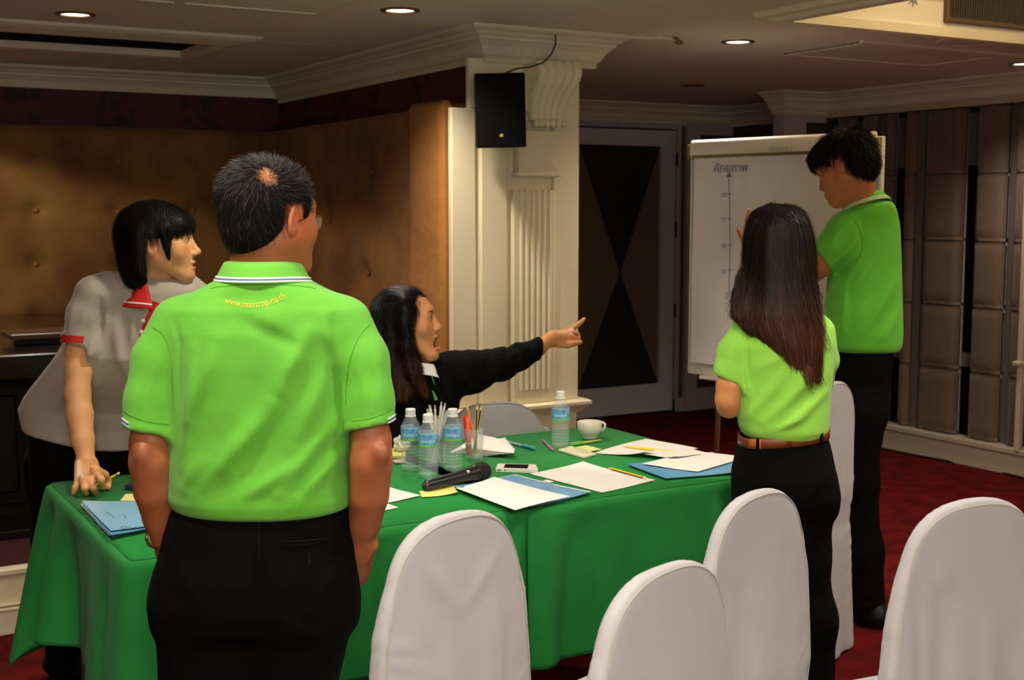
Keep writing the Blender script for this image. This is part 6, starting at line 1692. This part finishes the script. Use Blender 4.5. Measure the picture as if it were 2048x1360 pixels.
# ------------------------------------------------------------- the long haired woman by the table's right end
def woman_lime():
    skin = (206, 138, 84); P = Parts(); v0 = 3.10
    loc = VW(V(1570, 1100, v0))
    R = frame((-.30, .95, .0)); C = V(1556, 520, 3.12)
    gh = head(P, C, R, .86, skin, female=True, nk=.045, neck_to=V(1565, 650, 3.11))
    g = Vol((.40, 2.85, .03), (.85, 3.4, 1.30), .010)
    g.loft(sil(v0, [(630, 1540, 1605, .04), (660, 1510, 1630, .055), (760, 1515, 1625, .065), (860, 1515, 1620, .065), (950, 1505, 1635, .075)]), 0)
    g.cone(V(1560, 560, 3.12), V(1565, 650, 3.10), .04, .05, .03)
    hl, hr = V(1532, 1000, v0), V(1618, 1000, v0)
    g.chain([hl, np.array([hl[0], 3.12, .45]), hl * [1, 1, 0] + [0, .02, .09]], [.055, .040, .032], .03)
    g.chain([V(1616, 1000, v0), V(1612, 1110, v0), V(1622, 1240, v0), V(1628, 1400, v0) * [1, 1, 0] + [0, 0, .09]], [.050, .036, .038, .034], .03)
    P.vol(g, col=skin)
    a = Vol(V(1405, 870, 2.9), [V(1680, 800, 3.3)[0], 3.40, V(1500, 690, 3.1)[2]], .0050)
    a.chain([V(1475, 720, 3.09), V(1461, 770, 3.08), V(1455, 800, 3.075), V(1458, 812, 3.09), V(1478, 802, 3.17), V(1525, 790, 3.25)], [.034, .0335, .0285, .028, .028, .023], .012)
    a.chain([V(1642, 740, 3.18), V(1636, 790, 3.20), V(1585, 800, 3.27), V(1510, 775, 3.27)], [.032, .030, .027, .022], .012)
    a.chain([V(1510, 775, 3.27), V(1492, 768, 3.24), V(1482, 764, 3.20)], [.024, .014, .009], .01)
    P.vol(a, col=skin)
    man = P.person(loc, 'woman with long dark hair in lime polo, arms folded, beside the table')
    s = Vol((.42, 2.86, .86), (.86, 3.36, 1.31), .005)
    s.loft(sil(v0, [(618, 1528, 1634, .055), (634, 1494, 1650, .068), (652, 1474, 1661, .082), (690, 1466, 1667, .094), (740, 1474, 1665, .098), (790, 1479, 1660, .096), (830, 1477, 1657, .100), (856, 1480, 1655, .102), (874, 1490, 1646, .092)]), 0, cap=.012)
    sleeve(s, [V(1492, 664, 3.10), V(1474, 700, 3.09), V(1464, 745, 3.085), V(1459, 800, 3.08)], [.036, .042, .042, .043], V(1464, 762, 3.085), (-.42, 0, -1), .02, .034)
    s.chain([V(1640, 664, 3.10), V(1648, 720, 3.13), V(1640, 770, 3.2)], [.034, .034, .034], .02)
    s.folds(AM(3.0, [((1640, 740), (1530, 845), .014, .007), ((1655, 790), (1560, 858), .012, .006), ((1500, 700), (1490, 840), .010, .007), ((1510, 780), (1500, 860), .010, .005), ((1560, 760), (1510, 830), .014, .006), ((1650, 700), (1590, 780), .012, .005), ((1620, 830), (1540, 862), .008, .004),
                     ((1500, 680), (1499, 770), .006, -.007), ((1445, 680), (1440, 740), .008, .003), ((1480, 690), (1460, 750), .008, .003), ((1600, 690), (1520, 740), .012, .004)]), (0, 2), y=(2.8, 3.12))
    s.noise(.0016, 22, 22)
    solid('shirt', s, M_poloL, man, VW)
    collar('collar', V(1572, 640, 3.10), frame((-.2, 1, 0)), .050, .050, .022, .020, .012, M_poloL, man)
    t = Vol((.44, 2.84, 0), (.90, 3.40, .96), .0065)
    t.loft(sil(v0, [(868, 1484, 1651, .092), (900, 1474, 1660, .102), (950, 1465, 1671, .112, -.008), (990, 1466, 1672, .112, -.008), (1020, 1474, 1666, .10)]), 0, cap=.015)
    kl = np.array([hl[0], 3.12, .45]); kr = np.array([V(1610, 1000, v0)[0], 3.10, .45])
    t.chain([hl, kl, kl * [1, 1, 0] + [0, 0, .02]], [.068, .055, .060], .04); t.chain([V(1616, 1000, v0), V(1612, 1110, v0), V(1622, 1240, v0), V(1628, 1400, v0) * [1, 1, 0] + [0, 0, .02]], [.068, .052, .058, .062], .04)
    t.folds(FZ(3.0, [((1480, 900), (1470, 1000), .01, .004), ((1660, 940), (1590, 1010), .012, .004), ((1640, 1080), (1590, 1120), .008, .004), ((1560, 1000), (1556, 1080), .008, -.005), ((1630, 1120), (1660, 1200), .01, .004)]), (0, 2), y=(2.8, 3.1)); t.noise(.0014, 22, 5)
    solid('trousers', t, M_trou, man, VW)
    # belt
    th = np.linspace(0, 2 * PI, 49); c0, c1 = V(1480, 872, v0), V(1654, 872, v0); cx_, hw_ = (c0[0] + c1[0]) / 2, (c1[0] - c0[0]) / 2 + .0035
    def ringb(name, z0, z1, k, m, th=th):
        Vv = []; 
        for a_ in th:
            x = cx_ + (hw_ + k) * math.copysign(abs(math.sin(a_)) ** .87, math.sin(a_)); y = v0 - (.0955 + k) * math.copysign(abs(math.cos(a_)) ** .87, math.cos(a_))
            for z in (z0, z1): Vv.append(VW(np.array([x, y, z + .012 * math.sin(a_)])))
        F = [[2 * i, 2 * i + 2, 2 * i + 3, 2 * i + 1] for i in range(len(th) - 1)]; o = link(name, np_mesh(name, Vv, F), m, man); so = o.modifiers.new('t', 'SOLIDIFY'); so.thickness = .003; return o
    ringb('belt', c0[2] - .010, c0[2] + .014, .0, mat('belt_brown', (120, 62, 26), .4)); ringb('belt_loop', c0[2] - .014, c0[2] + .016, .004, M_trou, np.linspace(.62, .70, 3)); ringb('belt_loop', c0[2] - .014, c0[2] + .016, .004, M_trou, np.linspace(-.75, -.67, 3))
    ringb('belt_tab', c0[2] - .010, c0[2] + .014, .003, mat('belt_tan', (176, 96, 40), .4), np.linspace(-1.0, -.62, 6))
    for q in (hl, V(1628, 1400, v0)): shoe(man, q, (-.2, 1))
    # hair in view coordinates round the head: long, straight, drifting right at its end
    h = Vol((.42, 2.86, .98), (.88, 3.30, 1.52), .0042)
    h.loft(sil(3.12, [(409, 1540, 1570, .03), (413, 1524, 1588, .060), (422, 1508, 1604, .085), (440, 1496, 1616, .096), (470, 1488, 1623, .100), (510, 1485, 1626, .103), (560, 1487, 1628, .100, -.01), (600, 1484, 1636, .090, -.03), (630, 1478, 1640, .074, -.055), (655, 1490, 1642, .055, -.075), (690, 1535, 1642, .035, -.095), (720, 1572, 1640, .024, -.10), (745, 1596, 1636, .014, -.104), (758, 1610, 1632, .008, -.105)]), 0, power=2.1, cap=.01)
    h.chain([V(1492, 560, 3.09), V(1484, 600, 3.07), V(1468, 630, 3.05)], [.020, .014, .003], .03)
    h.noise(.002, 70, 9, (1.6, 1.6, .15))
    ho = solid('hair', h, M_hairb, man, VW)
    def flow(p, g, t):
        top = V(1550, 425, 3.08); r = p - top; r[:, 2] *= .3; r /= np.linalg.norm(r, axis=-1, keepdims=True) + 1e-6; k = np.clip((top[2] - p[:, 2]) / .06, 0, 1)[:, None]
        dr = np.interp(p[:, 2], [1.12, 1.22, 1.3], [.28, .18, -.02])
        d = np.zeros_like(p); d[:, 2] = -1; d[:, 0] = dr * np.clip((.72 - p[:, 0]) / .1 + .3, .1, 1.2)
        return r * (1 - k) + d * k
    def cf(p, r):
        k = np.clip((1.36 - p[:, 2]) / .22, 0, 1)[:, None] * r.uniform(.15, 1, (len(p), 1)) ** 1.5; return LC(26, 18, 14)[None] * (1 - k) + LC(120, 66, 36)[None] * k
    rts = rootpts(h, 13000, lambda p: p[:, 1] < 3.16, 6)
    hair_strands('strands', h, rts, flow, 9, .0095, .0013, M_hair, ho, VW, colors=cf, jit=.07, offs=np.abs(RNG.normal(.0012, .0018, 13000)).astype(np.float32))
    # loose ends that leave the mass and curl over the back
    r_ = np.random.default_rng(8); Pn = []
    tips = [((1475, 600), (1462, 632), 26), ((1490, 645), (1510, 668), 40), ((1530, 660), (1560, 690), 50), ((1560, 690), (1590, 735), 60), ((1600, 720), (1640, 768), 90), ((1630, 640), (1648, 665), 40), ((1628, 600), (1646, 625), 34), ((1520, 640), (1545, 672), 40), ((1612, 740), (1622, 775), 40), ((1478, 610), (1466, 636), 30), ((1630, 660), (1655, 700), 30)]
    Vv = []; Ff = []; Cc = []
    for (a_, b_, n) in tips:
        for i in range(n):
            j = r_.normal(0, 6, 2); j2 = j * .5 + r_.normal(0, 5, 2); bend = r_.uniform(-8, 8)
            pts = []
            for k in range(7):
                t_ = k / 6; x = (a_[0] + j[0]) * (1 - t_) + (b_[0] + j2[0]) * t_ + bend * math.sin(t_ * PI); y = (a_[1] - 14 + j[1]) * (1 - t_) + (b_[1] + j2[1]) * t_; pts.append((x, y))
            q = march(s, pts, 2.8, .003 + abs(r_.normal(0, .002)), 40)
            bad = q[:, 1] > 3.12; q[bad, 1] = 3.03
            base = len(Vv); wd = .0007
            col = LC(30, 20, 16) * .5 + LC(140, 78, 40) * .5 * r_.random()
            for k, p in enumerate(VW(q)):
                w_ = wd * (1.2 - k / 6); Vv += [p - _r * w_, p + _r * w_]; Cc += [col, col]
            Ff += [[base + 2 * k, base + 2 * k + 1, base + 2 * k + 3, base + 2 * k + 2] for k in range(6)]
    link('loose_strands', np_mesh('loose_strands', Vv, Ff, True, np.array(Cc)), M_hair, ho)
    return man
woman_lime()

# ------------------------------------------------------------- the man at the flip chart
def man_chart():
    skin = (184, 114, 68); P = Parts(); v0 = 4.50
    loc = VW(V(1725, 1100, v0))
    R = frame((-.78, .55, -.42), roll=-.08); C = V(1690, 338, 4.46)
    gh = head(P, C, R, 1.0, skin, nk=.053, nose=.6, neck_to=V(1732, 425, 4.49))
    g = Vol((.95, 4.2, .03), (1.5, 4.9, 1.55), .011)
    g.loft(sil(v0, [(420, 1710, 1765, .05), (450, 1695, 1775, .06), (600, 1690, 1770, .07), (690, 1690, 1765, .07), (760, 1685, 1755, .07)]), 0)
    g.cone(V(1708, 365, 4.47), V(1738, 420, 4.49), .052, .058, .03)
    hl, hr = V(1692, 800, 4.55), V(1730, 800, 4.45)
    g.chain([V(1722, 830, 4.42), V(1716, 960, 4.42), V(1724, 1100, 4.42), V(1736, 1200, 4.42)], [.065, .050, .045, .04], .03)
    g.chain([V(1690, 830, 4.56), V(1688, 960, 4.58), V(1698, 1100, 4.58), V(1715, 1190, 4.58)], [.065, .050, .045, .04], .03)
    P.vol(g, col=skin)
    a = Vol([V(1460, 500, 4.9)[0], 4.3, 1.10], [V(1700, 500, 4.6)[0], 5.08, V(1490, 400, 5.0)[2]], .0046)
    a.chain([V(1680, 500, 4.45), V(1650, 525, 4.5), V(1600, 560, 4.62), V(1560, 530, 4.75), V(1512, 492, 4.88)], [.045, .044, .040, .036, .024], .015)
    for (x, y, v) in ((1498, 462, 4.94), (1503, 458, 4.95), (1509, 458, 4.95), (1514, 460, 4.95)): a.cone(V(1511, 490, 4.885), V(x, y, v), .021, .0125, .012)
    for pts, r0, r1 in (([(1498, 462, 4.94), (1494, 441, 4.96), (1499, 421, 4.97)], .0112, .0075), ([(1503, 458, 4.95), (1506, 438, 4.97), (1510, 425, 4.975)], .0105, .0075), ([(1509, 458, 4.95), (1517, 444, 4.97), (1520, 434, 4.975)], .0105, .0075),
                        ([(1514, 460, 4.95), (1524, 452, 4.965), (1528, 446, 4.97)], .009, .0065), ([(1503, 486, 4.90), (1488, 482, 4.92), (1482, 470, 4.93), (1477, 460, 4.935)], .0125, .0085)):
        a.chain([V(*p) for p in pts], list(np.linspace(r0, r1, len(pts))), .004)
    b_ = Vol([1.02, 4.48, .98], [1.45, 5.0, 1.46], .006)
    b_.chain([V(1752, 480, 4.62), V(1752, 590, 4.70), V(1735, 605, 4.72), V(1690, 570, 4.86)], [.045, .040, .038, .025], .015); b_.chain([V(1690, 570, 4.86), V(1676, 560, 4.90), V(1668, 566, 4.92)], [.030, .022, .012], .015); P.vol(b_, col=skin)
    P.vol(a, col=skin)
    man = P.person(loc, 'man in green polo writing on the flip chart, seen from behind')
    s = Vol((.95, 4.2, .88), (1.50, 4.85, 1.60), .0062)
    s.loft(sil(v0, [(402, 1712, 1780, .085), (410, 1702, 1786, .095, -.01), (422, 1690, 1791, .100, -.01), (450, 1676, 1797, .110), (500, 1666, 1798, .122), (560, 1658, 1799, .128), (620, 1650, 1801, .132), (665, 1648, 1802, .134), (690, 1652, 1800, .130), (702, 1662, 1793, .120)]), 0, cap=.012)
    sleeve(s, [V(1712, 455, 4.48), V(1694, 466, 4.47), V(1668, 492, 4.47), V(1645, 520, 4.49), V(1625, 545, 4.50)], [.070, .074, .062, .058, .060], V(1647, 520, 4.485), (-.72, .10, -.62), .03, .050)
    s.chain([V(1755, 455, 4.54), V(1752, 500, 4.62), V(1752, 545, 4.66)], [.062, .060, .056], .03)
    s.folds(AM(4.4, [((1720, 470), (1660, 540), .016, .010), ((1700, 520), (1680, 560), .014, -.012), ((1730, 600), (1690, 660), .018, .008), ((1790, 560), (1700, 690), .020, .008), ((1770, 640), (1740, 695), .014, .007), ((1690, 560), (1680, 680), .014, .008), ((1795, 620), (1760, 690), .014, .006), ((1725, 440), (1715, 500), .010, -.004), ((1680, 455), (1660, 500), .014, .005), ((1740, 520), (1700, 580), .012, .006)]), (0, 2), y=(4.1, 4.52))
    s.noise(.002, 18, 31)
    solid('shirt', s, M_poloG2, man, VW)
    decal(s, [(1708, 440), (1716, 452), (1722, 466), (1725, 482), (1725, 498), (1720, 512), (1712, 524)], 4.1, .0012, 'armhole_seam', mat('seam_green', (70, 150, 20), .8), man)
    collar('collar', V(1730, 411, 4.485), frame((-.62, .75, -.36), up=(0, 0, 1)), .058, .058, .028, .030, .016, M_poloG2, man, gap=.4, stripes=((.60, .72, M_whit), (.84, .95, M_whit)), dip=.02)
    for y in (0, 3): decal(s, [(1775 + y, 408 + y), (1780 + y, 413 + y), (1785 + y, 419 + y)], 4.1, .0014, 'printed_lettering', mat('print_yellow', (224, 196, 20), .5), man)
    t = Vol((.92, 4.15, .0), (1.50, 4.9, 1.0), .0085)
    t.loft(sil(v0, [(690, 1662, 1784, .11), (730, 1660, 1780, .12), (780, 1660, 1774, .125), (830, 1662, 1766, .12)]), 0, cap=.02)
    t.chain([V(1722, 830, 4.42), V(1716, 960, 4.42), V(1724, 1100, 4.42), V(1736, 1225, 4.42)], [.085, .066, .066, .064], .05)
    t.chain([V(1690, 830, 4.56), V(1688, 960, 4.58), V(1698, 1100, 4.58), V(1715, 1210, 4.58)], [.085, .066, .062, .058], .05)
    t.folds(FZ(4.35, [((1745, 850), (1700, 900), .012, .006), ((1740, 920), (1700, 990), .012, .005), ((1745, 1040), (1710, 1080), .010, .005), ((1755, 1180), (1720, 1200), .01, .005), ((1765, 1210), (1710, 1218), .008, .005)]), (0, 2), y=(4.1, 4.5)); t.noise(.002, 22, 7)
    solid('trousers', t, M_trou, man, VW)
    qa = V(1736, 1240, 4.42); qb = V(1715, 1225, 4.58); shoe(man, qa, (-.5, .86)); shoe(man, qb, (-.6, .8)); 
    # felt pen in the hand
    b = MB(); pa, pb = VW(V(1492, 500, 4.905)), VW(V(1484, 474, 4.935)); d = pb - pa
    pr = root('marker_pen', pa, 'marker pen with red ring held at the flip chart', 'marker')
    b = MB(); b.tube([pa - d * .35, pa + d * .1], .008, 12); b.build('barrel', mat('marker_dark', (24, 28, 60), .3), pr, smooth=True)
    b = MB(); b.tube([pa + d * .1, pa + d * .5], .0085, 12); b.build('ring', mat('marker_red', (214, 50, 30), .35), pr, smooth=True)
    b = MB(); b.tube([pa + d * .5, pa + d * 1.1, pa + d * 1.5], [.007, .007, .002], 12); b.build('tip', mat('marker_dark', (24, 28, 60), .3), pr, smooth=True)
    h = Vol((-.115, -.145, -.10), (.115, .145, .16), .0036)
    h.ell((0, -.020, .044), (.083, .104, .090), 0); h.ell((0, -.045, -.01), (.066, .070, .060), .03); h.ell((0, .045, .070), (.064, .058, .045), .03)
    def hz(p):
        y, z = p[:, 1], p[:, 2]; return z > np.interp(y, [-.12, -.07, -.038, -.030, .016, .022, .040, .050, .10], [-.075, -.072, -.05, .028, .030, -.020, -.012, .035, .055])
    ho = solid('hair', h, M_hairb, man, gh.xf, drop=lambda v: ~hz(v))
    top = np.array([0, -.06, .12])
    def flow(p, g, t):
        r = p - top; r = r - (r * g).sum(-1, keepdims=True) * g; r /= np.linalg.norm(r, axis=-1, keepdims=True) + 1e-6
        return r + g * (.42 * (1 - t)) + np.array([0, 0, -.9]) * t * (p[:, 1:2] > .03)
    rts = rootpts(h, 9000, hz, 7, -.003)
    hair_strands('strands', h, rts, flow, 5, .0085, .0015, M_hair, ho, gh.xf, colors=lambda p, r: np.tile(LC(16, 13, 13), (len(p), 1)), jit=.18, stiff=1, wmode='rand')
    return man
man_chart()
